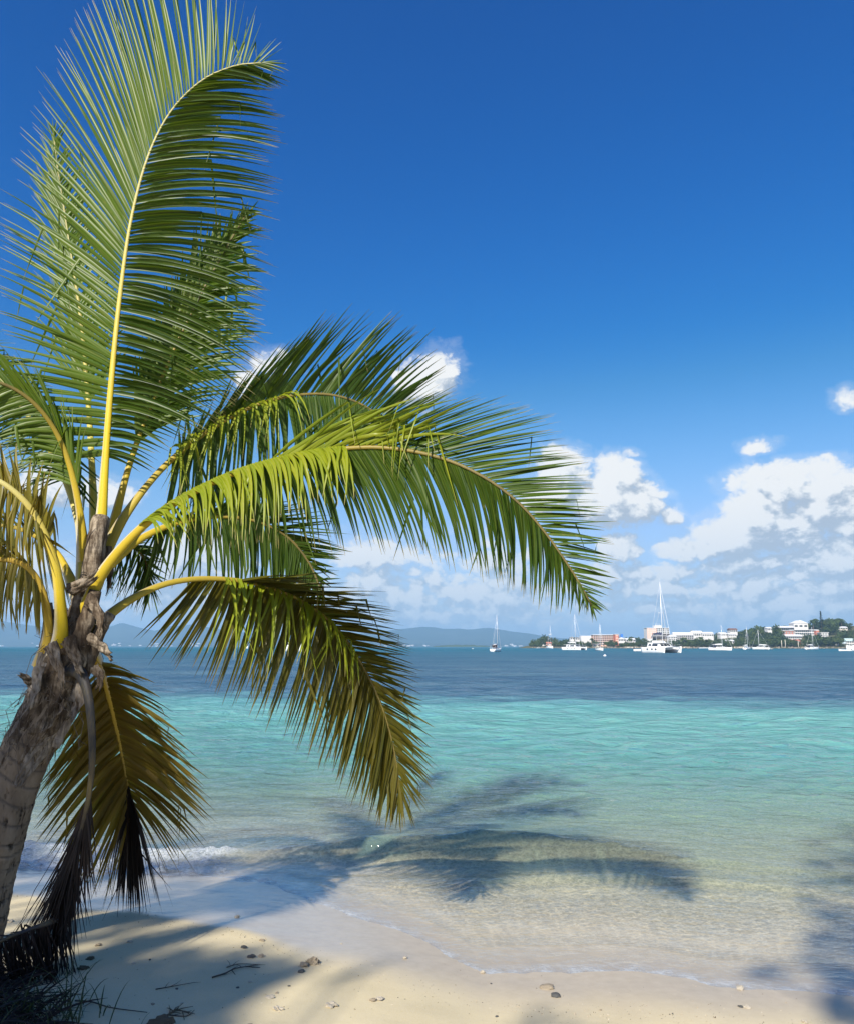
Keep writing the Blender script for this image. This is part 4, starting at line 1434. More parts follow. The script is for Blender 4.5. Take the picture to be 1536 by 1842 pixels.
def bldg(name, label, u0, u1, v0, v1, df, deep=10, wall=None, roof='flat', roofm=None, rows=0, cols=0, wm=None, over=.5, cat='building', winh=.55, winw=.6, down=4.0, turn=0.0, slabs=False, group=None, keep=None):
    """A building whose front spans the given photo rectangle, standing df of the way up the headland."""
    um = (u0 + u1) / 2
    df = df * .9 + .085
    d = lin(um, SHORE_D) + df * 160
    a, b = P(u0, v1, d), P(u1, v0, d)
    w, h = b.x - a.x, b.z - a.z
    base = Vector(((a.x + b.x) / 2, d, a.z - down))
    root = thing(name, label, cat, base, turn, group)
    mb = MB(); mb.box((0, deep / 2, (h + down) / 2), (w, deep, h + down))
    mb.build('wall', wall or M_WHITE, root, False)
    H = h + down
    rm = roofm or M_ROOFW
    mb = MB()
    if roof == 'flat':
        mb.box((0, deep / 2, H + .22), (w + 2 * over, deep + 2 * over, .44))
    elif roof == 'gable':
        rh = w * .22
        e = over
        mb.add([(-w / 2 - e, -e, H), (w / 2 + e, -e, H), (w / 2 + e, deep + e, H), (-w / 2 - e, deep + e, H), (0, -e, H + rh), (0, deep + e, H + rh)],
               [(0, 4, 5, 3), (1, 2, 5, 4), (0, 1, 4), (2, 3, 5), (0, 3, 2, 1)])
    else:  # long slope that faces the sea
        rh = roof
        e = over
        mb.add([(-w / 2 - e, -e, H - .2), (w / 2 + e, -e, H - .2), (w / 2 + e, deep / 2, H + rh), (-w / 2 - e, deep / 2, H + rh), (w / 2 + e, deep + e, H - .2), (-w / 2 - e, deep + e, H - .2)],
               [(0, 1, 2, 3), (3, 2, 4, 5), (0, 3, 5), (1, 4, 2), (0, 5, 4, 1)])
    mb.build('roof', rm, root, False)
    if rows and cols:
        ch, cw = h / rows, w / cols
        wb = MB(); wb.box((0, 0, 0), (cw * winw, .24, ch * winh))
        w0 = wb.build('window', wm or M_GLASS, root, False)
        first = True
        for i in range(rows):
            for j in range(cols):
                o = w0 if first else w0.copy()
                if not first:
                    COL.objects.link(o)
                first = False
                o.location = (-w / 2 + (j + .5) * cw, -.04, down + (i + .5) * ch)
        if slabs:
            for i in range(rows + 1):
                sb = MB(); sb.box((0, -.75, down + i * ch), (w + .3, 1.5, .3)); sb.build('balcony', M_WHITE, root, False)
    BLD.append((u0, u1, v1 if keep is None else keep, d))
    short = label.split(' above ')[0].split(' behind ')[0].split(' with ')[0].split(' in front ')[0].split(' under ')[0].split(' among ')[0].split(' near ')[0].split(' beside ')[0].split(' right of ')[0].split(' left of ')[0].split(' at ')[0].split(' cut ')[0].split(' on ')[0].split(' just')[0].split(' between ')[0]
    ws = short.split()
    if ' of ' in short:
        ws = short.split(' of ')[0].split()
    BNAME.append('the ' + ' '.join(ws[:6]))
    return root, w, H, deep


t = bldg('hotel_tower', 'tall white and pink hotel tower with a grid of windows above the trees', 1164, 1203, 1130, 1149, .9, 14, M_WHITE, rows=6, cols=10, cat='hotel', winh=.6, winw=.62, down=9)
b_, w_, H_, dp_ = t
mb = MB(); mb.box((1, 6, H_ + 1.6), (8, 7, 3.2)); mb.build('plant_room', M_WHITE, b_, False)
for x_ in (-1, 1, 3.4):
    mb = MB(); mb.tube([(x_, 6, H_ + 3), (x_, 6, H_ + 5.5)], .22, 6); mb.build('aerial', M_WHITE, b_, False)
mb = MB(); mb.box((-w_ * .28, -.12, H_ / 2 + 4.4), (w_ * .42, .3, H_ - 9.6)); mb.build('pink_facade', M_PINK, b_, False)
for i in range(6):
    for j in range(4):
        mb = MB(); mb.box((0, 0, 0), (1.2, .2, 1.0)) if i + j == 0 else None
        if i + j == 0:
            pane0 = mb.build('window', M_WHITE, b_, False); o = pane0
        else:
            o = pane0.copy(); COL.objects.link(o)
        o.location = (-w_ * .28 + (j - 1.5) * w_ * .10, -.32, 9 + (i + .5) * (H_ - 9) / 6)
bldg('red_hotel', 'long salmon and white hotel of three storeys with balconies behind the shore palms', 1067, 1110, 1142.5, 1158, .22, 12, M_PINK, rows=4, cols=11, cat='hotel', slabs=True, over=.8, down=3, keep=1153)
bldg('stair_block', 'terracotta end block at the right of the long salmon hotel', 1106.5, 1112, 1141.5, 1159, .20, 10, M_TERRA, rows=4, cols=1, wm=M_PINK, down=2, keep=1157)
bldg('warehouse', 'plain white windowless block left of the long salmon hotel', 1045, 1065, 1144.5, 1152, .34, 12, M_WHITE, over=.1, down=4)
bldg('blue_tower', 'narrow bright blue tower right of the long salmon hotel', 1116.8, 1120.2, 1141.5, 1150, .3, 3, M_BLUE, roof='gable', roofm=M_BLUE, over=.05, cat='tower', down=5)
bldg('white_house', 'white house under the narrow blue tower', 1112, 1124, 1149.5, 1154, .22, 8, M_WHITE, roof='gable', rows=1, cols=4, cat='house', down=2)
bldg('white_house', 'low white house right of the blue tower', 1126, 1142, 1150.5, 1154.5, .26, 8, M_WHITE, roof=1.4, rows=1, cols=4, cat='house', down=2)
bldg('gabled_house', 'white gabled house left of the catamaran mast on the wooded shore', 1025.5, 1032, 1147, 1151, .24, 7, M_WHITE, roof='gable', roofm=M_ROOFG, rows=1, cols=2, cat='house', down=2)
bldg('gabled_house', 'second white gabled house just right of the catamaran mast', 1035, 1042, 1148, 1151.5, .24, 7, M_WHITE, roof='gable', roofm=M_ROOFG, rows=1, cols=2, cat='house', down=2)
bldg('shore_cottage', 'white cottage near the wooded tip of the headland', 974, 981, 1155, 1161, .03, 6, M_WHITE, roof='gable', roofm=M_WHITE, rows=1, cols=2, cat='cottage', down=1)
bldg('shore_cottage', 'pink cottage beside the two masted boat at the headland tip', 983, 991, 1157, 1162, .02, 6, M_PINK, roof=1.2, roofm=M_TERRA, rows=1, cols=2, cat='cottage', down=1)
bldg('beach_hut', 'grey roofed beach hut in front of the long salmon hotel', 1067, 1077, 1159.5, 1162.5, .03, 5, M_CREAM, roof=1.5, roofm=M_ROOFG, rows=1, cols=3, cat='hut', down=1)
bldg('terrace_hotel', 'broad white terraced hotel with white roofs above the big catamaran', 1214, 1247, 1143, 1157, .24, 12, M_WHITE, roof=3.2, rows=4, cols=9, cat='hotel', slabs=True, winh=.6, down=2, keep=1150.5)
bldg('hotel_wing', 'left white gabled wing of the terraced hotel', 1203, 1218, 1145.5, 1158, .18, 10, M_WHITE, roof='gable', rows=4, cols=4, cat='hotel wing', winh=.5, down=2, keep=1152)
bldg('hotel_wing', 'upper white wing of the terraced hotel on its right', 1246, 1263, 1138, 1146, .5, 10, M_WHITE, roof=2.0, rows=1, cols=5, cat='hotel wing', winh=.4, down=4, keep=1141)
bldg('hotel_wing', 'farthest right white roofed wing of the terraced hotel', 1263, 1283, 1139.5, 1146, .5, 10, M_WHITE, roof=1.6, rows=1, cols=5, cat='hotel wing', winh=.35, down=4, keep=1142)
bldg('villa', 'white villa behind the mast of the sloop with a dark canopy', 1295.5, 1307, 1140, 1145, .45, 9, M_WHITE, roof=1.5, rows=1, cols=4, cat='villa', winh=.3, down=3, keep=1144)
bldg('villa', 'white flat roofed villa just right of the mast of the sloop', 1311, 1324, 1141, 1146, .45, 9, M_WHITE, roof=1.2, rows=1, cols=4, cat='villa', winh=.3, down=3, keep=1144)
bldg('brown_house', 'brown roofed house on the crest above the white villas', 1313, 1326, 1133, 1138, .95, 9, M_WHITE, roof=1.8, roofm=M_ROOFB, rows=1, cols=4, cat='house', down=4, keep=1134)
bldg('white_house', 'small white house among the trees on the crest left of the hillside estate', 1380, 1388, 1130, 1135, .8, 8, M_WHITE, roof=1.2, rows=1, cols=3, cat='house', down=3, keep=1133)
bldg('white_house', 'white house low among the trees behind the pair of sloops', 1307, 1320, 1153, 1158, .12, 8, M_WHITE, roof=1.2, rows=1, cols=4, cat='house', down=2, keep=1156)
# hillside estate of several blocks
bldg('estate_house', 'topmost white block of the hillside estate with a broad blank gable', 1428, 1453, 1121.5, 1131, .95, 12, M_WHITE, roof='gable', roofm=M_ROOFW, rows=1, cols=3, cat='villa', winh=.3, down=6, keep=1130)
bldg('estate_house', 'white roofed pavilion left of the topmost estate block', 1402, 1428, 1129, 1135, .85, 12, M_SHADEW, roof=1.8, roofm=M_ROOFW, rows=1, cols=7, cat='villa', winh=.7, winw=.8, over=1.0, down=4, keep=1134)
bldg('estate_house', 'terracotta block under the white roofed estate pavilion', 1404, 1430, 1135.2, 1142, .7, 10, M_TERRA, roof='flat', rows=1, cols=5, wm=M_SHADEW, cat='villa', winh=.5, over=.9, down=4, keep=1141)
bldg('estate_house', 'long estate block with a band of dark windows and a terracotta end', 1430.5, 1470, 1133.5, 1142.5, .72, 12, M_WHITE, roof='flat', rows=2, cols=11, cat='villa', winh=.62, winw=.85, over=.9, down=5, keep=1141)
bldg('estate_house', 'narrow terracotta stair block at the right end of the long estate block', 1468.5, 1473, 1134.5, 1143, .71, 8, M_TERRA, roof='flat', rows=2, cols=1, wm=M_TERRA, cat='villa', over=.2, down=4, keep=1142)
bldg('estate_house', 'lowest white roofed terrace of the hillside estate', 1401, 1442, 1144.5, 1149.5, .5, 10, M_WHITE, roof=1.9, rows=1, cols=12, cat='villa', winh=.55, winw=.75, over=.9, down=4, keep=1149)
bldg('estate_house', 'terracotta house near the water under the hillside estate', 1427, 1439, 1153, 1158, .16, 8, M_TERRA, roof=1.4, roofm=M_TERRA, rows=1, cols=3, wm=M_SHADEW, cat='villa', down=3, keep=1158)
bldg('estate_house', 'open white framed house right of the long estate block', 1477, 1490, 1138.5, 1148, .5, 8, M_SHADEW, roof='flat', rows=2, cols=3, wm=M_WHITE, cat='villa', winh=.7, winw=.35, over=.5, down=4, keep=1145)
bldg('boathouse', 'pale blue and white boathouse at the right edge of the shore', 1509, 1523, 1157, 1162.5, .03, 7, M_WHITE, roof=.9, roofm=mat('pale_blue_roof', (.55, .70, .80), .6, .05, .3), rows=1, cols=3, cat='boathouse', winh=.4, down=1, keep=1163)
bldg('pavilion', 'green roofed waterside pavilion above the boathouse', 1504, 1528, 1154, 1157, .09, 8, M_WOOD, roof=2.0, roofm=M_GREENR, rows=1, cols=6, wm=M_SHADEW, cat='pavilion', over=1.2, down=3, keep=1157)
bldg('shore_house', 'white and salmon house cut by the right edge of the view', 1524, 1540, 1153, 1162, .035, 9, M_WHITE, roof=2.4, roofm=mat('pale_green_roof', (.45, .58, .55), .6, .05, .3), rows=2, cols=4, cat='house', down=1, keep=1163)
bldg('estate_house', 'small cream house among trees at the far right', 1512, 1524, 1129, 1133, .8, 8, M_CREAM, roof=1.2, rows=1, cols=3, cat='house', down=3, keep=1132)
# the dark roof between the tower and the terraced hotel
bldg('thatched_hall', 'dark thatched hall between the tower and the terraced hotel', 1180, 1206, 1147, 1151, .2, 14, M_WOOD, roof=4.0, roofm=mat('thatch', (.07, .058, .05), .95, .2, .8), over=1.5, cat='hall', down=3, keep=1151)

# trees --------------------------------------------------------------
def foliage_mat(name, c0, c1):
    m, T, out = mat_new(name)
    oi = T.node('ShaderNodeObjectInfo')
    a = T.node('ShaderNodeAttribute', attribute_name='leafv')
    rnd, s, _ = T.xyz(a.outputs['Color'])
    c = T.mix(T.m('ADD', T.m('MULTIPLY', rnd, .6), T.m('MULTIPLY', oi.outputs['Random'], .4)), c0, c1)
    d = T.node('ShaderNodeBsdfDiffuse')
    T.l.new(c, d.inputs['Color'])
    t_ = T.node('ShaderNodeBsdfTranslucent')
    T.l.new(c, t_.inputs['Color'])
    x = T.node('ShaderNodeMixShader'); x.inputs[0].default_value = .3
    T.l.new(d.outputs[0], x.inputs[1]); T.l.new(t_.outputs[0], x.inputs[2])
    T.l.new(x.outputs[0], out.inputs[0])
    return m


M_LEAFD = foliage_mat('dark_tree_foliage', (.030, .055, .018), (.085, .115, .038))
M_LEAFM = foliage_mat('mid_tree_foliage', (.045, .07, .02), (.11, .14, .045))
M_TRUNKF = mat('far_trunk', (.14, .11, .085), .9, .2, .5)


def crown_mesh(seed, n, lumps, leaf, mats_, name='crown', flat=.8):
    """Leaf-sized faces spread through several clumps; unit radius about, base at z = 0."""
    r_ = random.Random(seed)
    cl = []
    for i in range(lumps):
        a = r_.uniform(0, 6.283); q = r_.uniform(.15, .68)
        cl.append((Vector((math.cos(a) * q, math.sin(a) * q, r_.uniform(.35, 1.1) * flat)), r_.uniform(.30, .52)))
    cl.append((Vector((0, 0, .75 * flat)), .55))
    mb = MB()
    for k in range(n):
        c, R_ = r_.choice(cl)
        d = Vector((r_.gauss(0, 1), r_.gauss(0, 1), r_.gauss(0, 1))).normalized()
        p = c + d * (R_ * r_.uniform(.55, 1.05))
        if p.z < .05: p.z = .05 + r_.random() * .1
        nrm = (d + Vector((r_.gauss(0, .5), r_.gauss(0, .5), r_.gauss(0, .5)))).normalized()
        x = nrm.orthogonal().normalized(); y = nrm.cross(x)
        ang = r_.uniform(0, 6.28)
        x, y = x * math.cos(ang) + y * math.sin(ang), y * math.cos(ang) - x * math.sin(ang)
        l = leaf * r_.uniform(.6, 1.3)
        at = (r_.random(), 0, 0, 1)
        mb.add([p - x * l, p - y * l * .55, p + x * l, p + y * l * .55], [(0, 1, 2, 3)], 0, [at] * 4)
    return mb


def tree_proto(name, seed, n, lumps, leaf, m, th=.35):
    root = thing(name, 'round crowned tree', 'tree')
    mb = crown_mesh(seed, n, lumps, leaf, m)
    c = mb.build('crown', m, root, False, 'leafv')
    c.location = (0, 0, th * .6)
    mb = MB(); mb.tube([(0, 0, -.15), (.02, 0, th * .7), (-.02, .02, th + .35)], [.06, .045, .02], 6)
    mb.build('trunk', M_TRUNKF, root, True)
    return root


TP = [tree_proto('broadleaf_tree', 200 + i, 260, 6, .15, (M_LEAFD, M_LEAFM)[i % 2], .3) for i in range(5)]


def palm_proto(seed):
    r_ = random.Random(seed)
    root = thing('coconut_palm', 'small far palm', 'palm tree')
    mb = MB(); mb.tube([(0, 0, -.1), (.04, 0, .4), (.02, .02, .82)], [.03, .022, .018], 6); mb.build('trunk', M_TRUNKF, root, True)
    mb = MB()
    for k in range(13):
        a = k / 13 * 6.283 + r_.uniform(-.2, .2); e = r_.uniform(.0, 1.0)
        d = Vector((math.cos(a), math.sin(a), 0))
        p0 = Vector((.02, .02, .82)); L = r_.uniform(.26, .36)
        prev = None
        for i in range(6):
            s = i / 5
            c = p0 + d * (L * s) + Vector((0, 0, L * (e * s - 1.1 * s * s)))
            sd = d.cross(Vector((0, 0, 1))) * (.075 * math.sin(math.pi * min(1, s * .9 + .1)))
            row = (c - sd + Vector((0, 0, -.04 * s)), c, c + sd + Vector((0, 0, -.04 * s)))
            if prev:
                at = [(r_.random(), 0, 0, 1)] * 6
                mb.add([*prev, *row], [(0, 1, 4, 3), (1, 2, 5, 4)], 0, at)
            prev = row
    mb.build('crown', M_LEAFD, root, False, 'leafv')
    return root


PP = [palm_proto(1), palm_proto(2)]
used_t, used_p = set(), set()
r_ = random.Random(99)


def far_tree(u, df, topv, kind, label, group, wide=None):
    d = lin(u, SHORE_D) + df * 160
    z = head_z(u, d)
    h = zat(topv, d) - z
    if h < 1.5:
        return None
    pool, used = (TP, used_t) if kind == 't' else (PP, used_p)
    k = r_.randrange(len(pool))
    o = pool[k] if k not in used else copy_tree(pool[k])
    used.add(k)
    o.location = ((u - 768) / FOC * d, d, z - .2)
    o.rotation_euler = (0, 0, r_.uniform(0, 6.28))
    if kind == 't':
        w = wide if wide else min(h * .62, 8) * r_.uniform(.8, 1.15)
        sz = h / 1.36
        o.scale = (w, w, sz)
    else:
        o.scale = (h / 1.0,) * 3
    tag(o, label, 'tree' if kind == 't' else 'palm tree', group)
    return o


def cap(u, df, topv, w=3):
    """Keeps a tree below what shows of the buildings behind it."""
    d = lin(u, SHORE_D) + df * 160
    for (a, b, kv, bd) in BLD:
        if bd > d - 1 and a - w < u < b + w:
            topv = max(topv, kv + r_.uniform(-.8, .6))
    return topv


def landmark(u, d):
    """Words for where a far tree stands, from the nearest building."""
    best = min(BLD, key=lambda q: abs((q[0] + q[1]) / 2 - u) * 1.0 + abs(q[3] - d) * .12)
    nm = BNAME[BLD.index(best)]
    if best[0] <= u <= best[1]:
        return ('in front of ' if d < best[3] else 'behind ') + nm
    return ('just left of ' if u < best[0] else 'just right of ') + nm


ROWS = [(1.2, 0, 14), (.98, .8, 14), (.70, 3.5, 17), (.46, 6.5, 17), (.28, 7.5, 16), (.13, 8.6, 12), (.055, 10.4, 12)]
for (df, lower, step) in ROWS:
    u = 950 + r_.uniform(0, step)
    while u < 1556:
        tv = lin(u, TOPV)
        d = lin(u, SHORE_D) + df * 160
        gv = 1163 - (head_z(u, d) - 2) / d * FOC
        full = 1162.5 - tv
        tv2 = tv + full * lower / 16 + r_.uniform(-1.2, 2.0)
        if df < .2:
            tv2 = min(tv2, r_.uniform(1148.5, 1154) if df > .1 else r_.uniform(1154, 1158))
        tv2 = min(tv2, gv - 3.5)
        tv2 = cap(u, df, tv2)
        hpx = gv - tv2
        size = 'low bushy' if hpx < 6 else ('middling round' if hpx < 11 else 'tall round')
        far_tree(u, df, tv2, 't', size + ' tree ' + landmark(u, d) + (' on the crest' if df > .9 else ' up the slope' if df > .4 else ' low on the slope' if df > .2 else ' near the water' if df > .1 else ' at the water'), 'trees of the wooded headland', wide=min(8.5, max(4.0, hpx * .5)) * r_.uniform(.85, 1.2))
        u += step * r_.uniform(.7, 1.2)
# big trees that stand out
for (u, df, tv, w, lab) in ((975, .12, 1142, 9, 'broad dark tree crowning the left tip of the headland'), (1360, .6, 1124.5, 9, 'large round tree on the slope left of the hillside estate'),
                            (1390, .5, 1122, 7, 'tall dark tree immediately left of the hillside estate'), (1446, .3, 1140.5, 7.5, 'large tree in front of the long estate block'), (1480, 1.0, 1113, 9, 'highest broad tree on the crest right of the estate'),
                            (1500, 1.0, 1112, 8, 'ragged tall tree on the crest at the right'), (1240, .8, 1134.5, 12, 'wide dark tree behind the roofs of the terraced hotel'), (1268, .1, 1150, 10, 'spreading sea almond on the shore right of the terraced hotel')):
    far_tree(u, df, tv, 't', lab, None, w)
# columnar conifer on the crest
ct = thing('norfolk_pine', 'narrow pointed pine rising above the crest right of the estate', 'pine tree')
mb = MB(); mb.tube([(0, 0, -1), (0, 0, 24)], [.5, .08], 6); mb.build('trunk', M_TRUNKF, ct, True)
mb = MB()
for k in range(420):
    f = r_.random() ** .8
    a = r_.uniform(0, 6.28); rad = (1 - f) * 4.2 * r_.uniform(.3, 1)
    p = Vector((math.cos(a) * rad, math.sin(a) * rad, 6 + f * 18.5 + .15 * rad))
    o_ = Vector((math.cos(a), math.sin(a), .3)) * .9; s_ = Vector((-math.sin(a), math.cos(a), 0)) * .45
    mb.add([p - o_, p - s_, p + o_, p + s_], [(0, 1, 2, 3)], 0, [(r_.random(), 0, 0, 1)] * 4)
mb.build('crown', M_LEAFD, ct, False, 'leafv')
d = lin(1470, SHORE_D) + 150
ct.location = ((1470.5 - 768) / FOC * d, d, zat(1099.5, d) - 24.5)
for (u, df, tv) in ((1462, 1.0, 1110), (1030, .5, 1144), (1076, .6, 1139), (1084, .7, 1141), (1130, .4, 1143), (1136, .45, 1145), (1128, .2, 1146), (1152, .3, 1146), (1156, .2, 1148), (1219, .1, 1147), (1225, .1, 1144), (1234, .08, 1148), (1254, .1, 1143), (1212, .08, 1149), (1205, .12, 1150), (1061, .2, 1146), (1337, .6, 1129), (1346, .7, 1127), (1457, .9, 1112), (1500, .9, 1109), (1506, .95, 1110), (1490, .8, 1112), (1063, .06, 1151), (1094, .06, 1150), (1120, .05, 1153), (1148, .05, 1151), (1017, .1, 1149)):
    far_tree(u, df, tv, 'p', 'slender coconut palm ' + landmark(u, lin(u, SHORE_D) + df * 160), 'coconut palms on the headland')
# bare poles at the water
for u, v0, lab in ((1397, 1152, 'left of two pale poles on the shore below the estate'), (1403.5, 1151, 'right of two pale poles on the shore below the estate'), (1426.5, 1153, 'pale pole in front of the terracotta shore house')):
    d = lin(u, SHORE_D) + 2
    mb = MB(); mb.tube([(0, 0, 0), (0, 0, zat(v0, d) - .5)], [.28, .22], 6)
    o = mb.build('mooring_pole', M_CREAM, None, True)
    o.location = ((u - 768) / FOC * d, d, .5)
    tag(o, lab, 'pole')
# ================================================================== boats
M_GEL = mat('white_gelcoat', (.80, .80, .79), .25, .04, .6)
M_DECK = mat('grey_deck', (.52, .52, .50), .6, .06, .8)
M_ALU = mat('mast_aluminium', (.70, .71, .72), .35, .04, 1.0, metal=.3)
M_DARKW = mat('smoked_window', (.015, .02, .025), .1, .1, .4, spec=.8)
M_SAILC = mat('pale_sail_cover', (.70, .70, .68), .8, .08, 1.0)
M_NAVY = mat('navy_canvas', (.03, .04, .09), .8, .1, 1.0)
M_BROWNC = mat('maroon_canvas', (.10, .045, .04), .8, .1, 1.0)
M_BOOT = mat('boot_stripe', (.03, .06, .12), .4, .05, 1.0)
M_NET = mat('shaded_net', (.06, .065, .07), .9, .1, 2.0)
M_HULLW = mat('varnished_hull', (.20, .085, .04), .45, .12, 1.0)


def hull(mb, L, B, F, oy=0.0, sheer=.35, fine=1.9, tr=.72, n=14, draft=.35):
    """Lofted hull: stern at x = -L/2, bow at +L/2."""
    rows = []
    for i in range(n + 1):
        s = i / n
        hb = B / 2 * (tr + (1 - tr) * math.sin(min(1, s / .45) * math.pi / 2)) if s < .45 else B / 2 * max(.012, (1 - ((s - .45) / .55) ** fine))
        f = F * (1 + sheer * max(0, s - .35) ** 1.6 * 1.6)
        x = -L / 2 + L * s
        rk = .05 * L * max(0, s - .8) / .2
        sec = [(x - rk * .9, 0, -draft * (1 - .7 * s)), (x - rk * .6, hb * .62, -.08), (x - rk * .3, hb * .90, f * .35), (x, hb, f * .92), (x, hb * .96, f), (x, 0, f + .04)]
        full = sec + [(q[0], -q[1], q[2]) for q in sec[-2:0:-1]]
        rows.append([(q[0], q[1] + oy, q[2]) for q in full])
    m_ = len(rows[0])
    vs = [p for r in rows for p in r]
    fs = []
    for i in range(n):
        for k in range(m_):
            k2 = (k + 1) % m_
            fs.append((i * m_ + k, i * m_ + k2, (i + 1) * m_ + k2, (i + 1) * m_ + k))
    fs.append(tuple(range(m_ - 1, -1, -1)))
    fs.append(tuple(n * m_ + k for k in range(m_)))
    mb.add(vs, fs)


def house(mb, x0, x1, w0, w1, z0, z1, rake0=.15, rake1=.5, tum=.85):
    """Cabin block: raked ends, sides leaning in."""
    a, b = w0 / 2, w1 / 2
    v = [(x0, -a, z0), (x1, -b, z0), (x1, b, z0), (x0, a, z0), (x0 + rake0, -a * tum, z1), (x1 - rake1, -b * tum, z1), (x1 - rake1, b * tum, z1), (x0 + rake0, a * tum, z1)]
    mb.add(v, [(3, 2, 1, 0), (4, 5, 6, 7), (0, 1, 5, 4), (1, 2, 6, 5), (2, 3, 7, 6), (3, 0, 4, 7)])


def line(root, a, b, r=.022, name='stay'):
    mb = MB(); mb.tube([a, b], r, 4, caps=False); return mb.build(name, M_ALU, root, True)


def at_px(u, v):
    return G(u, v)


def sloop(name, label, u, v, L, mast, head, B=None, bimini=None, cover=M_SAILC, hullm=None, spread=True, second=None, dinghy=False, mx=.08, F=None):
    p = at_px(u, v)
    root = thing(name, label, 'sailboat', (p.x, p.y, 0), head, 'boats moored in the bay')
    B = B or L * .31
    F = F or L * .105
    mb = MB(); hull(mb, L, B, F); mb.build('hull', hullm or M_GEL, root)
    mb = MB(); mb.add([(-L * .46, -B * .34, .0), (L * .40, -B * .1, .0), (L * .40, B * .1, .0), (-L * .46, B * .34, .0), (-L * .465, -B * .46, .14), (L * .43, -B * .02, .14), (L * .43, B * .02, .14), (-L * .465, B * .46, .14)], [(0, 1, 5, 4), (2, 3, 7, 6), (3, 0, 4, 7)])
    mb.build('boot_stripe', M_BOOT, root, False)
    mb = MB(); house(mb, -L * .16, L * .24, B * .56, B * .36, F, F + L * .05, .1, .7); mb.build('cabin', M_GEL, root, False)
    for sy in (-1, 1):
        mb = MB(); mb.add([(-L * .10, sy * B * .262, F + L * .015), (L * .10, sy * B * .226, F + L * .015), (L * .10, sy * B * .216, F + L * .036), (-L * .10, sy * B * .252, F + L * .036)], [(0, 1, 2, 3) if sy < 0 else (3, 2, 1, 0)])
        mb.build('window', M_DARKW, root, False)
    mz = F + L * .05
    mxx = L * mx
    mb = MB(); mb.tube([(mxx, 0, mz - .3), (mxx, 0, mast * .6), (mxx, 0, mast)], [.11, .10, .07], 8); mb.build('mast', M_ALU, root)
    mb = MB(); mb.tube([(mxx - .1, 0, mz + .9), (-L * .36, 0, mz + .95)], .09, 6); mb.build('boom', M_ALU, root)
    mb = MB(); mb.tube([(mxx - .2, 0, mz + 1.2), (-L * .1, 0, mz + 1.22), (-L * .35, 0, mz + 1.12)], [.30, .24, .12], 8, flat=1.25); mb.build('sail_cover', cover, root)
    line(root, (L * .49, 0, F * 1.3), (mxx, 0, mast - .2), .04, 'forestay')
    line(root, (-L * .49, 0, F), (mxx, 0, mast), .022, 'backstay')
    for sy in (-1, 1):
        line(root, (mxx - .3, sy * B * .47, F), (mxx, sy * .55, mast * .62), .02, 'shroud')
        line(root, (mxx, sy * .55, mast * .62), (mxx, 0, mast - .4), .02, 'shroud')
    if spread:
        mb = MB(); mb.tube([(mxx, -.6, mast * .62), (mxx, .6, mast * .62)], .045, 5); mb.build('spreader', M_ALU, root)
    for sx in (-.5, .5):
        pts = [(L * sx * .98, -B * (.34 if sx < 0 else .06), F * (1 if sx < 0 else 1.3)), (L * sx * .98, -B * (.34 if sx < 0 else .06), F * (1 if sx < 0 else 1.3) + .65), (L * sx * .99, B * (.34 if sx < 0 else .06), F * (1 if sx < 0 else 1.3) + .65), (L * sx * .98, B * (.34 if sx < 0 else .06), F * (1 if sx < 0 else 1.3))]
        mb = MB(); mb.tube(pts, .03, 5); mb.build('rail', M_ALU, root)
    if bimini:
        mb = MB(); mb.box((-L * .33, 0, mz + 1.05), (L * .2, B * .72, .10)); mb.box((-L * .235, 0, mz + .5), (.1, B * .68, 1.0))
        mb.build('bimini', bimini, root, False)
        for sx in (-.42, -.25):
            for sy in (-1, 1):
                line(root, (L * sx, sy * B * .34, F), (L * sx, sy * B * .34, mz + 1.0), .03, 'bimini_pole')
    if second:
        mb = MB(); mb.tube([(-L * .34, 0, F), (-L * .34, 0, mast * second)], [.1, .07], 8); mb.build('mizzen_mast', M_ALU, root)
        mb = MB(); mb.box((mxx, 0, mast * .62), (.2, 3.2, .16)); mb.build('yard', M_SAILC, root, False)
        mb = MB(); mb.tube([(mxx - .1, -1.4, mast * .60), (mxx - .1, 1.4, mast * .60)], .26, 8); mb.build('furled_sail', M_SAILC, root)
        mb = MB(); mb.tube([(L * .45, 0, F * 1.2), (L * .70, 0, F * 1.7)], .09, 6); mb.build('bowsprit', M_HULLW, root)
        line(root, (-L * .34, 0, mast * second), (mxx, 0, mast * .7))
    if dinghy:
        mb = MB(); hull(mb, 2.6, 1.3, .35); o = mb.build('tender', M_DECK, root); o.location = (-L * .62, 0, .35); o.rotation_euler = (0, 0, 1.57)
    return root


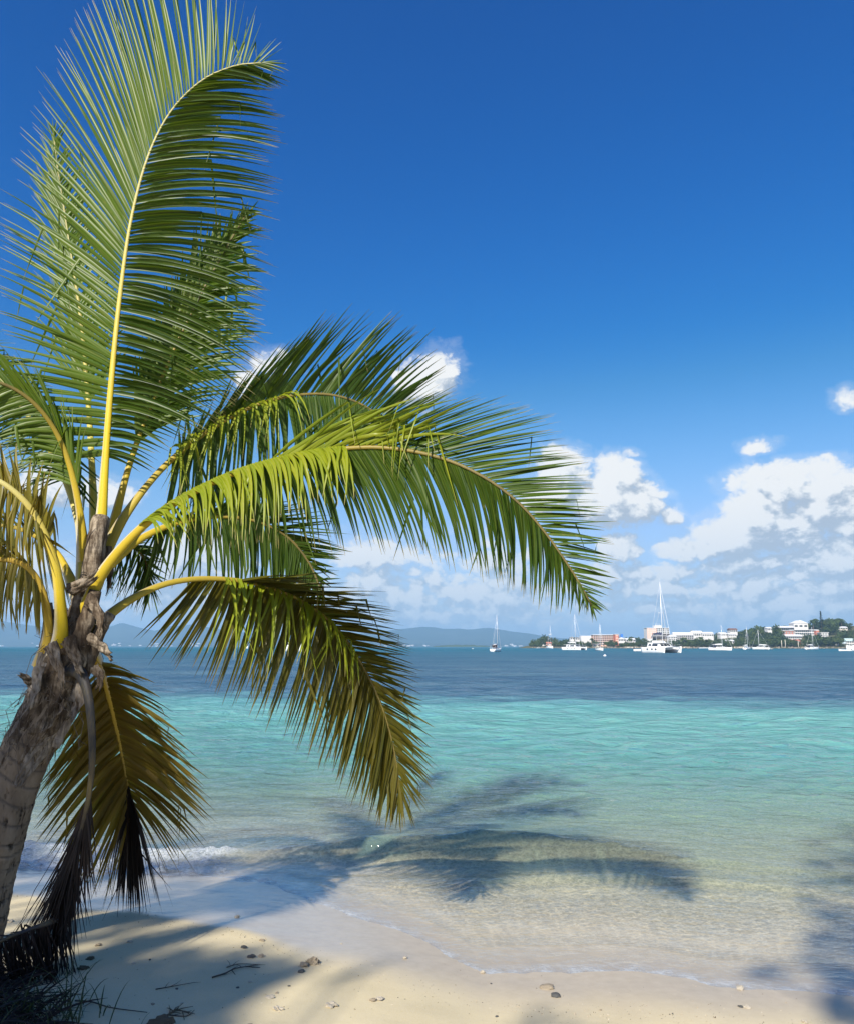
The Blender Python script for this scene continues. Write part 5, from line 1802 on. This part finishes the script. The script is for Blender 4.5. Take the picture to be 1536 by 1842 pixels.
def catamaran(name, label, u, v, L, B, mast, head, fly=True, F=1.35):
    p = at_px(u, v)
    root = thing(name, label, 'catamaran', (p.x, p.y, 0), head, 'boats moored in the bay')
    for sy in (-1, 1):
        mb = MB(); hull(mb, L, B * .2, F, sheer=.18, fine=2.4, tr=.8); o = mb.build('hull', M_GEL, root); o.location = (0, sy * B * .4, 0)
        for k, x in enumerate((-L * .22, -L * .02, L * .14)):
            w = MB(); yy = sy * (B * .5 + .004)
            w.add([(x, yy, F * .55), (x + L * .07, yy, F * .55), (x + L * .07, yy, F * .80), (x, yy, F * .80)], [(0, 1, 2, 3)])
            w.build('port_window', M_DARKW, root, False)
    mb = MB(); mb.box((-L * .10, 0, F * .82), (L * .62, B * .52, F * .5)); mb.build('bridge_deck', M_GEL, root, False)
    mb = MB(); mb.add([(L * .21, -B * .26, F * .98), (L * .46, -B * .27, F * 1.02), (L * .46, B * .27, F * 1.02), (L * .21, B * .26, F * .98)], [(0, 1, 2, 3)]); mb.build('trampoline', M_NET, root, False)
    mb = MB(); mb.tube([(L * .46, -B * .37, F * 1.02), (L * .465, 0, F * 1.08), (L * .46, B * .37, F * 1.02)], .12, 8); mb.build('crossbeam', M_ALU, root)
    z0, z1 = F, F + 1.35
    mb = MB(); house(mb, -L * .28, L * .22, B * .80, B * .58, z0, z1, .1, 1.3, .88); mb.build('saloon', M_GEL, root, False)
    for sy in (-1, 1):
        for (xa, xb) in ((-L * .25, -L * .13), (-L * .11, L * .10)):
            ya0, ya1 = np.interp([xa, xb], [-L * .28, L * .22], [B * .40, B * .29])
            k0, k1 = .25, .85
            def pt(x, y, k):
                return (x, sy * (y * (1 - .12 * k) + .012), z0 + (z1 - z0) * k)
            w = MB(); w.add([pt(xa, ya0, k0), pt(xb, ya1, k0), pt(xb - .25, ya1, k1), pt(xa + .15, ya0, k1)], [(0, 1, 2, 3)]); w.build('side_window', M_DARKW, root, False)
    for k in range(3):
        ya = -B * .25 + k * B * .17
        w = MB()
        f = lambda y, q: (L * .22 - 1.3 * q + .02, y * (1 - .12 * q), z0 + (z1 - z0) * q + .01)
        w.add([f(ya + .05, .25), f(ya + B * .16, .25), f(ya + B * .16, .85), f(ya + .05, .85)], [(0, 1, 2, 3)]); w.build('windscreen', M_DARKW, root, False)
    mb = MB(); mb.box((-L * .08, 0, z1 + .05), (L * .50, B * .66, .12)); mb.build('coach_roof', M_GEL, root, False)
    if fly:
        mb = MB(); house(mb, -L * .20, L * .02, B * .5, B * .42, z1 + .1, z1 + .75, .2, .6); mb.build('flybridge', M_GEL, root, False)
        mb = MB(); mb.box((-L * .10, 0, z1 + 2.3), (L * .24, B * .5, .1)); mb.build('hardtop', M_GEL, root, False)
        for sx in (-.2, -.01):
            for sy in (-1, 1):
                line(root, (L * sx, sy * B * .22, z1 + .5), (L * sx, sy * B * .22, z1 + 2.3), .05, 'hardtop_pole')
    else:
        mb = MB(); mb.box((-L * .36, 0, z1 + .1), (L * .2, B * .6, .1)); mb.build('bimini', M_SAILC, root, False)
    mx = L * .06
    mb = MB(); mb.tube([(mx, 0, z1), (mx, 0, mast * .5), (mx, 0, mast)], [.14, .12, .08], 8); mb.build('mast', M_ALU, root)
    zb = z1 + (2.6 if fly else 1.0)
    mb = MB(); mb.tube([(mx, 0, zb), (-L * .36, 0, zb + .2)], .12, 6); mb.build('boom', M_ALU, root)
    mb = MB(); mb.tube([(mx - .2, 0, zb + .35), (-L * .1, 0, zb + .4), (-L * .35, 0, zb + .4)], [.4, .34, .2], 8); mb.build('sail_cover', M_NAVY if fly else M_SAILC, root)
    line(root, (L * .46, 0, F * 1.08), (mx, 0, mast - .5), .06, 'forestay')
    line(root, (L * .30, 0, F * 1.08), (mx, 0, mast * .72), .04, 'inner_stay')
    for sy in (-1, 1):
        line(root, (-L * .12, sy * B * .47, F), (mx, 0, mast - .4), .035, 'shroud')
        line(root, (-L * .08, sy * B * .47, F), (mx, sy * .8, mast * .56), .03, 'shroud')
    mb = MB(); mb.tube([(mx, -1.1, mast * .56), (mx, 1.1, mast * .56)], .06, 5); mb.build('spreader', M_ALU, root)
    mb = MB(); mb.tube([(mx, 0, mast), (mx, 0, mast + .9)], .03, 5); mb.build('aerial', M_ALU, root)
    for sy in (-1, 1):
        pts = [(-L * .48, sy * B * .46, F + .7), (-L * .2, sy * B * .49, F + .7), (L * .2, sy * B * .48, F + .75), (L * .46, sy * B * .38, F * 1.1 + .7)]
        mb = MB(); mb.tube(pts, .02, 4); mb.build('guard_rail', M_ALU, root)
    return root


def launch(name, label, u, v, L, head, cabin=True, F=None, cat='motorboat', hullm=None, canopy=None):
    p = at_px(u, v)
    root = thing(name, label, cat, (p.x, p.y, 0), head, 'boats moored in the bay')
    F = F or L * .12; B = L * .32
    mb = MB(); hull(mb, L, B, F, sheer=.5, fine=2.2, tr=.85); mb.build('hull', hullm or M_GEL, root)
    if cabin:
        mb = MB(); house(mb, -L * .2, L * .22, B * .7, B * .5, F, F + L * .09, .2, L * .08); mb.build('cabin', M_GEL, root, False)
        for sy in (-1, 1):
            w = MB(); w.add([(-L * .15, sy * B * .335, F + L * .03), (L * .08, sy * B * .288, F + L * .03), (L * .07, sy * B * .278, F + L * .07), (-L * .14, sy * B * .325, F + L * .07)], [(0, 1, 2, 3)]); w.build('window', M_DARKW, root, False)
    else:
        mb = MB(); mb.box((-L * .1, 0, F + .05), (L * .5, B * .6, .12)); mb.build('thwart', M_DECK, root, False)
        mb = MB(); mb.box((-L * .5, 0, F + .1), (.35, .4, .8)); mb.build('outboard', M_NET, root, False)
    if canopy:
        mb = MB(); mb.box((-L * .05, 0, F + 1.9), (L * .5, B * .8, .1)); mb.build('canopy', canopy, root, False)
        for sx in (-.28, .18):
            for sy in (-1, 1):
                line(root, (L * sx, sy * B * .36, F), (L * sx, sy * B * .36, F + 1.9), .03, 'canopy_pole')
    return root


def mh(v_top, u, v):
    """Mast height that reaches photo row v_top for a boat floating at (u, v)."""
    return zat(v_top, at_px(u, v).y)


PI = math.pi
sloop('sloop', 'white sloop with a maroon canvas bimini standing clear left of the headland', 893, 1172.3, 9.5, mh(1106, 893, 1172.3), PI / 2 - .45, bimini=M_BROWNC)
sloop('ketch', 'old two masted ketch with a furled square sail off the headland tip', 989, 1166.6, 14, mh(1125, 989, 1166.6), -PI / 2 + .25, second=.55, hullm=M_GEL, F=1.8)
catamaran('sailing_catamaran', 'low white sailing catamaran, second boat right of the headland tip', 1033, 1169.4, 13.2, 7.0, mh(1105, 1033, 1169.4), -PI / 2 + .75, fly=False, F=1.5)
sloop('small_sloop', 'small sloop with a dark sail cover seen bow on before the long salmon hotel', 1079, 1170.8, 8.5, mh(1122, 1079, 1170.8), -PI / 2 + .12, cover=M_BROWNC)
catamaran('cruising_catamaran', 'biggest boat, a white flybridge catamaran with tall rigging in front of the hotel tower', 1190, 1174.4, 11.6, 7.9, mh(1047, 1190, 1174.4), -PI / 2 + .38, fly=True, F=1.7)
sloop('sloop', 'white sloop with a dark windowed canopy before the white villas', 1296, 1170.4, 11.5, mh(1125, 1296, 1170.4), -PI / 2 + .85, bimini=M_NAVY)
sloop('sloop', 'white sloop stern on, left one of the close pair by the wooded slope', 1344, 1168.8, 10.5, mh(1127, 1344, 1168.8), PI / 2 - .7, bimini=M_SAILC)
sloop('sloop', 'white sloop with a dinghy behind it, right one of the pair by the wooded slope', 1368, 1168.8, 11.5, mh(1133, 1368, 1168.8), PI - .85, dinghy=True, bimini=M_SAILC)
sloop('sloop', 'white sloop with a raised white awning under the hillside estate', 1461, 1168.8, 11.0, mh(1128, 1461, 1168.8), .35, bimini=M_NAVY, cover=M_SAILC)
launch('motor_yacht', 'large white motor yacht half hidden behind the drooping olive frond', 528, 1172.5, 14, -.6, F=2.2)
launch('ferry_boat', 'small white passenger launch far out behind the palm fronds', 444, 1167.0, 9, -1.1, F=1.5, canopy=M_SAILC)
launch('motorboat', 'white motorboat cut by the right edge of the view', 1542, 1171, 10, PI, F=1.7)
launch('tender', 'low pale tender tied to the motorboat at the right edge', 1520, 1171.3, 5.5, PI - .1, cabin=False, cat='dinghy', F=.5)
launch('dinghy', 'small white dinghy floating just left of the biggest catamaran', 1149.5, 1171.6, 4.6, -.5, cabin=False, cat='dinghy', F=.75)
launch('day_boat', 'low white day boat lying close to the beach right of the terraced hotel', 1270, 1166.8, 14, .06, cabin=False, cat='day boat', F=.8)
launch('day_boat', 'white day boat drawn up before the terraced hotel', 1223, 1166.4, 8, .1, cabin=False, cat='day boat', F=.8)
launch('skiff', 'tiny grey skiff off the wooded tip of the headland', 968, 1166.4, 5, .4, cabin=False, cat='skiff', F=.7, hullm=M_DECK)
# mooring buoys
for (u, v, lab, r) in ((1087.5, 1180.5, 'white mooring buoy floating nearest of all, below the small sloop', .32), (1443, 1166.8, 'white buoy near the shore under the hillside estate', .5), (850, 1167.5, 'tiny white buoy in front of the green islet', .5)):
    p = at_px(u, v)
    root = thing('mooring_buoy', lab, 'buoy', (p.x, p.y, 0))
    mb = MB()
    pr = [(0, -r * .5), (r * .6, -r * .45), (r, 0), (r * .85, r * .55), (r * .4, r * .9), (0, r)]
    vs, fs = [], []
    for (q, z) in pr:
        for k in range(12):
            w = k / 12 * 6.283
            vs.append((q * math.cos(w), q * math.sin(w), z))
    for i in range(len(pr) - 1):
        for k in range(12):
            fs.append((i * 12 + k, i * 12 + (k + 1) % 12, (i + 1) * 12 + (k + 1) % 12, (i + 1) * 12 + k))
    mb.add(vs, fs); mb.build('float', M_GEL, root)
    mb = MB(); mb.tube([(0, 0, r * .95), (0, 0, r * 1.3), (.08, 0, r * 1.4)], .03, 6); mb.build('ring', M_ALU, root)

# ================================================================== haze
mb = MB()
mb.box((300, 4500, 125), (26000, 14000, 270))
m_h, T, out = mat_new('sea_haze')
pv_ = T.node('ShaderNodeVolumePrincipled')
pv_.inputs['Color'].default_value = (.40, .70, 1.0, 1)
pv_.inputs['Density'].default_value = HAZE
pv_.inputs['Anisotropy'].default_value = 0.0
T.l.new(pv_.outputs[0], out.inputs['Volume'])
hz = mb.build('haze', m_h, None, False)
hz['kind'] = 'stuff'
# ================================================================== trees behind the beach (they shade the sand)
M_ALMOND = leaf_mat('almond_leaf', (.04, .07, .015), (.08, .11, .02), TIP, (.12, .14, .05), (.12, .18, .02), .25)
M_BRANCH = mat('almond_bark', (.16, .13, .105), .9, .2, 3.0, .4, 30)


def sunward(g, h):
    """The point at height h above the sea from which a leaf shades point g."""
    return g + TO_SUN * ((h - g.z) / TO_SUN.z)


def shade_tree(name, label, base, blobs, leaf=.17, h0=8.2, seed=1, dens=2.6):
    r_ = random.Random(seed)
    root = thing(name, label, 'tree', base)
    mb = MB()
    cents = []
    for (g, rad) in blobs:
        c = sunward(g, h0 + r_.uniform(-.9, .9)) - base
        cents.append((c, rad))
        n = int(dens * math.pi * rad * rad / (leaf * leaf * .5)) + 6
        for k in range(n):
            d = Vector((r_.gauss(0, 1), r_.gauss(0, 1), r_.gauss(0, 1))).normalized() * (rad * r_.random() ** .45)
            p = c + d
            nrm = (Vector((0, 0, 1)) + Vector((r_.gauss(0, .55), r_.gauss(0, .55), r_.gauss(0, .3)))).normalized()
            x = nrm.orthogonal().normalized(); y = nrm.cross(x)
            a = r_.uniform(0, 6.28)
            x, y = x * math.cos(a) + y * math.sin(a), y * math.cos(a) - x * math.sin(a)
            l = leaf * r_.uniform(.6, 1.25)
            w = l * .46
            rr_ = r_.random()
            mb.add([p - x * l * .5, p - x * l * .1 - y * w * .5 + nrm * .01, p + x * l * .25 - y * w * .42 + nrm * .01, p + x * l * .5, p + x * l * .25 + y * w * .42 + nrm * .01, p - x * l * .1 + y * w * .5 + nrm * .01],
                   [(0, 1, 2, 3), (0, 3, 4, 5)], 0, [(rr_, .3, 0, 1)] * 6)
    mb.build('crown', M_ALMOND, root, False, 'leafv')
    mean = sum((c for c, _ in cents), Vector()) / len(cents)
    fork = Vector((mean.x * .25, mean.y * .25, 3.2))
    mb = MB()
    mb.tube([(0, 0, -.3), (fork.x * .3, fork.y * .3, 1.5), fork], [.26, .2, .16], 12)
    mb.build('trunk', M_BRANCH, root, True)
    for (c, rad) in cents[::2]:
        mb = MB()
        mid = fork.lerp(c, .55) + Vector((r_.uniform(-.3, .3), r_.uniform(-.3, .3), .35))
        mb.tube([fork, mid, c], [.055, .032, .012], 6)
        mb.build('limb', M_BRANCH, root, True)
    return root


def gp(u, v, z=.15):
    return G(u, v, z)


B1 = [(gp(u, v), r) for (u, v, r) in ((200, 1768, .2), (300, 1742, .16), (385, 1768, .18), (455, 1768, .12), (345, 1790, .2), (420, 1732, .10), (260, 1800, .2), (380, 1815, .16), (500, 1748, .10), (160, 1810, .2), (250, 1765, .24), (330, 1745, .22), (415, 1752, .20), (480, 1738, .16), (535, 1744, .10), (395, 1790, .20), (330, 1815, .24), (250, 1835, .22), (400, 1835, .15), (170, 1738, .16), (60, 1720, .2), (150, 1850, .25), (20, 1840, .3), (250, 1720, .10), (350, 1712, .10), (440, 1712, .11),
                                      (300, 1778, .22), (430, 1778, .12), (455, 1800, .08), (500, 1765, .09), (90, 1860, .3), (300, 1870, .3), (180, 1900, .4), (0, 1930, .5), (300, 1950, .4))]
B2 = [(gp(u, v, .05), r) for (u, v, r) in ((250, 1652, .22), (330, 1648, .20), (170, 1640, .26), (70, 1600, .30), (300, 1600, .26), (400, 1598, .20), (200, 1575, .30), (360, 1560, .22), (470, 1575, .16), (250, 1515, .30), (120, 1505, .30), (200, 1530, .28), (310, 1500, .25), (120, 1556, .26), (220, 1558, .26), (320, 1556, .24), (400, 1548, .2), (30, 1565, .3), (60, 1540, .3), (180, 1480, .3), (20, 1520, .35), (360, 1520, .2), (520, 1560, .16), (300, 1672, .12), (440, 1640, .10), (-100, 1560, .5))] + \
     [(P(u, v, d), r) for (u, v, d, r) in ((20, 1440, 4.85, .24), (0, 1560, 4.85, .26), (60, 1350, 4.82, .14), (215, 1290, 5.3, .24), (170, 1390, 5.4, .26), (280, 1390, 5.4, .28), (150, 1480, 5.4, .25), (240, 1500, 5.6, .3), (320, 1480, 5.5, .22), (235, 1600, 5.9, .2), (110, 1560, 4.7, .2), (140, 1500, 4.66, .14), (95, 1630, 4.66, .2), (130, 1600, 4.66, .14), (150, 1430, 4.66, .1), (165, 1330, 4.65, .1), (70, 1700, 4.6, .25), (40, 1780, 4.6, .28), (110, 1790, 4.6, .2))]
B3 = [(gp(u, v, 0), r) for (u, v, r) in ((1500, 1560, .34), (1540, 1500, .40), (1475, 1520, .2), (1505, 1630, .26), (1530, 1690, .28), (1480, 1690, .17), (1455, 1722, .11), (1405, 1742, .07), (1368, 1752, .06), (1490, 1745, .16), (1535, 1760, .2), (1500, 1800, .13), (1540, 1830, .2), (1620, 1560, .5), (1700, 1480, .7), (1640, 1700, .45), (1620, 1820, .4), (1760, 1640, .6), (1800, 1800, .6), (1460, 1600, .1), (1900, 1560, .8))]
B4 = [(gp(u, v, .12), r) for (u, v, r) in ((965, 1815, .075), (1005, 1845, .10), (930, 1850, .09), (900, 1880, .1), (640, 1745, .055), (690, 1722, .05), (600, 1765, .06), (1060, 1870, .1))]
shade_tree('sea_almond_tree', 'sea almond tree behind the viewer on the left that shades the lower left sand', Vector((-8.4, -7.0, gz(-8.4, -7.0))), B1, seed=1, leaf=.14, dens=3.6)
shade_tree('sea_almond_tree', 'taller sea almond tree behind the palm side of the beach', Vector((-9.6, -4.4, gz(-9.6, -4.4))), B2, seed=2, leaf=.15, dens=3.0)
shade_tree('sea_almond_tree', 'sea almond tree behind the viewer on the right that shades the water edge', Vector((2.2, -6.0, gz(2.2, -6.0))), B3, seed=3, leaf=.15)
shade_tree('beach_sapling', 'thin sapling behind the viewer whose twigs throw soft shade on the sand', Vector((-4.6, -7.5, gz(-4.6, -7.5))), B4, seed=4, leaf=.11, dens=1.1)

# ================================================================== flotsam on the sand
M_CORAL = mat('bleached_coral', (.50, .44, .34), .9, .25, 20, .6, 60)
M_STONE = mat('dark_pebble', (.07, .07, .065), .75, .3, 14, .4, 50)
M_TAN = mat('tan_stone', (.33, .27, .19), .9, .25, 16, .6, 50)
M_TWIG = mat('wet_twig', (.06, .045, .035), .85, .25, 30, .3, 80)
M_WEED = mat('dry_seaweed', (.10, .07, .035), .9, .3, 30, .3, 80)


def pebble(name, label, cat, u, v, size, m, squash=.6, seed=0, knob=.25, sub=3, group=None):
    g = gp(u, v, .12)
    g = Vector((g.x, g.y, gz(g.x, g.y)))
    for _ in range(3):
        g = G(u, v, gz(g.x, g.y))
    import bmesh
    bm = bmesh.new()
    bmesh.ops.create_icosphere(bm, subdivisions=sub, radius=1)
    r_ = random.Random(seed)
    o1, o2 = r_.uniform(0, 50), r_.uniform(0, 50)
    for q in bm.verts:
        n = float(fbm(np.array([q.co.x * 1.7 + o1 + q.co.z]), np.array([q.co.y * 1.7 + o2 - q.co.z * .6]), 4, seed % 20)[0])
        q.co *= 1 + knob * n
        q.co.z *= squash
        q.co.x *= 1.25
    me = bpy.data.meshes.new(name)
    bm.to_mesh(me); bm.free()
    me.materials.append(m)
    if knob < .3:
        me.polygons.foreach_set('use_smooth', [True] * len(me.polygons))
    o = link(name, me)
    o.scale = (size, size, size)
    o.rotation_euler = (r_.uniform(-.2, .2), r_.uniform(-.2, .2), r_.uniform(0, 6.28))
    o.location = (g.x, g.y, gz(g.x, g.y) + size * squash * .45)
    return tag(o, label, cat, group)


S = 5.0 / FOC
pebble('coral_lump', 'largest knobbly grey brown coral lump on the shaded edge of the sand', 'coral', 563, 1734, 9 * S, M_TAN, .75, 1, .5)
pebble('coral_lump', 'flatter tan coral lump touching the largest one', 'coral', 549, 1738, 8 * S, M_TAN, .45, 2, .5)
pebble('pebble', 'black angular pebble below the largest coral lump', 'pebble', 542, 1750, 5 * S, M_STONE, .6, 3, .35, 2)
pebble('pebble', 'dark brown stone at the boundary of shade and wet sand', 'pebble', 452, 1723, 6 * S, M_STONE, .5, 4, .4)
pebble('pebble', 'smaller brown stone just right of the dark one on the shade boundary', 'pebble', 470, 1722, 5 * S, M_TAN, .45, 5, .4)
pebble('pebble', 'dark stone on the wet sand above the shade boundary', 'pebble', 439, 1706, 4.5 * S, M_STONE, .6, 6, .4)
pebble('pebble', 'little stone right of the stone on the wet sand', 'pebble', 472, 1693, 4 * S, M_TAN, .5, 7, .4)
pebble('coral_piece', 'white coral piece with a dark hollow on the sunlit sand, left one', 'coral', 597, 1811, 7 * S, M_CORAL, .55, 8, .5)
pebble('coral_piece', 'star shaped white coral chip left of the hollow coral piece', 'coral', 501, 1816, 6 * S, M_CORAL, .4, 9, .7)
pebble('coral_piece', 'white coral piece, right half of a pair on the sunlit sand', 'coral', 683, 1799, 5.5 * S, M_CORAL, .5, 10, .5)
pebble('coral_piece', 'greyish coral piece, left half of a pair on the sunlit sand', 'coral', 671, 1801, 4.5 * S, M_TAN, .5, 11, .5)
pebble('coral_piece', 'flat coral stick lying in the half shade', 'coral', 485, 1795, 6 * S, M_CORAL, .22, 12, .5)
pebble('shell', 'small white shell on smooth wet sand above the curving water edge', 'shell', 729, 1724, 3.6 * S, M_CORAL, .6, 13, .3)
pebble('shell', 'pale shell lying at the point where the thin wash ends', 'shell', 868, 1750, 4.5 * S, M_CORAL, .5, 14, .4)
pebble('beach_stone', 'tan half buried stone below the wash in the middle of the beach', 'stone', 983, 1778, 9.5 * S, M_TAN, .36, 15, .25)
pebble('beach_stone', 'grey stone just right below the half buried tan stone', 'stone', 999, 1793, 6.5 * S, M_STONE, .6, 16, .25)
pebble('shell', 'cream shell sitting on the water edge at the right', 'shell', 1331, 1779, 6 * S, M_CORAL, .5, 17, .4)
pebble('shell', 'broken white shell on the sand below the water edge at the right', 'shell', 1343, 1813, 5 * S, M_CORAL, .4, 18, .5)
pebble('pebble', 'grey chip beside the broken white shell', 'pebble', 1332, 1812, 3.6 * S, M_STONE, .4, 19, .4)
pebble('shell', 'pale shell at the bottom edge on the right', 'shell', 1448, 1840, 4.5 * S, M_CORAL, .5, 20, .4)
pebble('shell', 'lone white shell on the rippled wet sand left of the shadows', 'shell', 427, 1650, 4.5 * S, M_CORAL, .5, 21, .4)
pebble('coral_piece', 'small brown coral bit in a streak of sun on the left sand', 'coral', 177, 1702, 5 * S, M_TAN, .5, 22, .5)
pebble('coral_piece', 'pale coral bit right of the brown one in the streak of sun', 'coral', 234, 1696, 4 * S, M_CORAL, .5, 23, .5)
pebble('pebble', 'round pale pebble by the trunk at the left edge', 'pebble', 8, 1658, 6 * S, M_CORAL, .6, 24, .3)
pebble('pebble', 'second pale pebble by the trunk at the left edge', 'pebble', 19, 1659, 4.5 * S, M_CORAL, .6, 25, .3)
pebble('seaweed_lump', 'brown lump of dry weed in the lit hollow on the left', 'seaweed', 150, 1744, 7 * S, M_WEED, .4, 26, .7)
pebble('seaweed_lump', 'low dark weed wad left of the lit hollow', 'seaweed', 162, 1727, 5 * S, M_WEED, .4, 27, .7)
pebble('sand_mound', 'brown crusted mound of weed and sand at the bottom edge', 'seaweed', 285, 1846, 15 * S, M_WEED, .28, 28, .5)
for i, (u, v, s) in enumerate(((520, 1775, 2.4), (498, 1788, 2.6), (450, 1768, 3.2), (428, 1778, 2.6), (575, 1735, 2.6), (615, 1698, 2.0), (883, 1770, 2.0), (1080, 1818, 2.2), (1093, 1826, 1.8), (893, 1830, 2.4), (275, 1808, 3.0), (327, 1806, 2.6), (318, 1780, 2.2), (450, 1845, 3.0), (240, 1735, 3.0), (270, 1728, 2.4))):
    pebble('sand_chip', 'tiny chip of shell or stone scattered on the sand', 'shell chip', u, v, s * S, (M_STONE, M_TAN, M_CORAL)[i % 3], .5, 40 + i, .4, 1, 'tiny chips scattered on the sand')


def twig(name, label, pts, r=.004, m=M_TWIG, forks=3, seed=0, cat='twig'):
    r_ = random.Random(seed)
    q = []
    for (u, v) in pts:
        g = gp(u, v, .12)
        for _ in range(3):
            g = G(u, v, gz(g.x, g.y))
        q.append(Vector((g.x, g.y, gz(g.x, g.y) + r + .006 * r_.random())))
    org = q[0].copy()
    cur, tan, L = catmull([p - org for p in q], 24)
    mb = MB(); mb.tube(cur, [r * (1 - .6 * i / 23) for i in range(24)], 6)
    for k in range(forks):
        i = r_.randrange(3, 20)
        d = (tan[i] + Vector((r_.gauss(0, .7), r_.gauss(0, .7), .05))).normalized()
        L_ = r_.uniform(.04, .11)
        mb.tube([cur[i], cur[i] + d * L_ * .5, cur[i] + d * L_ + Vector((r_.gauss(0, .01), r_.gauss(0, .01), 0))], [r * .6, r * .45, r * .2], 5)
    o = mb.build(name, m, None, True)
    o.location = org
    return tag(o, label, cat)


twig('twig', 'branching dark twig lying in the shade left of the coral lumps', [(382, 1761), (405, 1755), (425, 1746), (465, 1738)], .0045, forks=7, seed=1)
twig('twig', 'thin upper twig lying above the branching dark one', [(408, 1744), (430, 1738), (468, 1737)], .003, forks=4, seed=2)
twig('twig', 'long fine stalk across the shaded sand at the bottom left', [(135, 1803), (165, 1806), (200, 1816), (265, 1825)], .004, forks=1, seed=3)
twig('twig', 'short stalk beside the weed mound at the bottom', [(300, 1828), (335, 1830), (350, 1820)], .003, forks=2, seed=4)
twig('twig', 'fine pale stalk in the middle of the shaded sand', [(280, 1783), (310, 1778), (342, 1772)], .003, forks=3, seed=5)
twig('seaweed_strand', 'tangled brown seaweed strands on the weed mound at the bottom', [(300, 1832), (318, 1822), (340, 1826)], .005, M_WEED, 12, 6, 'seaweed')

# beach grass at the foot of the palm
M_GRASS = leaf_mat('beach_grass', (.018, .03, .008), (.045, .055, .014), TIP, (.09, .1, .03), (.08, .12, .015), .3)
gb = G(95, 1835, .3)
gb = Vector((gb.x, gb.y, gz(gb.x, gb.y)))
gr = thing('grass_tuft', 'straggling green beach grass growing under the dead fronds at the lower left', 'grass tuft', gb)
mb = MB()
r_ = random.Random(3)
for k in range(150):
    b = Vector((r_.gauss(-.08, .16), r_.gauss(.05, .12), 0))
    b.z = gz(gb.x + b.x, gb.y + b.y) - gb.z
    a = r_.uniform(0, 6.28); L = r_.uniform(.08, .26)
    d = Vector((math.cos(a), math.sin(a), 0))
    tip = b + d * (L * r_.uniform(.3, .9)) + Vector((0, 0, L * r_.uniform(.25, .9)))
    leaflet(mb, b, tip, Vector((0, 0, L * .35)), d.cross(Vector((0, 0, 1))), r_.uniform(.004, .009), r_.uniform(-.4, .4), r_.random(), seg=5)
o = mb.build('blade', M_GRASS, gr, True, 'leafv')
o['kind'] = 'stuff'
# a mat of dead leaf litter round the palm foot
mb = MB()
for k in range(420):
    u, v = r_.uniform(-90, 60) , r_.uniform(1740, 1900)
    if u > 20 + (v - 1740) * .45: continue
    g = G(u, v, .3); z = gz(g.x, g.y)
    b = Vector((g.x, g.y, z + r_.uniform(0, .05)))
    a = r_.uniform(0, 6.28); L = r_.uniform(.12, .4)
    d = Vector((math.cos(a), math.sin(a), r_.uniform(-.02, .25)))
    leaflet(mb, b - gb, b + d * L - gb, Vector((0, 0, L * r_.uniform(0, .25))), d.cross(Vector((0, 0, 1))), r_.uniform(.008, .022), r_.uniform(-.8, .8), r_.random(), seg=5)
o = mb.build('leaf_litter', M_DEAD, None, True, 'leafv', gb)
o['kind'] = 'stuff'

# fine shell grit and crumbs of weed, thickest along the old wash line
mb = MB()
r_ = random.Random(21)
for k in range(1900):
    x = r_.uniform(-3.2, 3.4)
    if r_.random() < .5:
        y = float(wetline(np.array([x]))[0]) - abs(r_.gauss(0, .12)) + r_.gauss(0, .05)
    else:
        y = r_.uniform(3.2, 5.4)
    if y > float(edge(np.array([x]))[0]) - .05:
        continue
    z = gz(x, y)
    s_ = r_.uniform(.0012, .0036) * (1.6 if r_.random() < .06 else 1)
    p = Vector((x, y, z + s_ * .3))
    v = [p + Vector((r_.gauss(0, 1), r_.gauss(0, 1), r_.gauss(0, .5))) * s_ for _ in range(3)] + [p + Vector((0, 0, s_))]
    mb.add(v, [(0, 1, 3), (1, 2, 3), (2, 0, 3), (0, 2, 1)], r_.choice((0, 0, 1, 2, 3)))
o = mb.build('shell_grit', [M_TAN, M_CORAL, M_STONE, M_WEED], None, False)
o['kind'] = 'stuff'
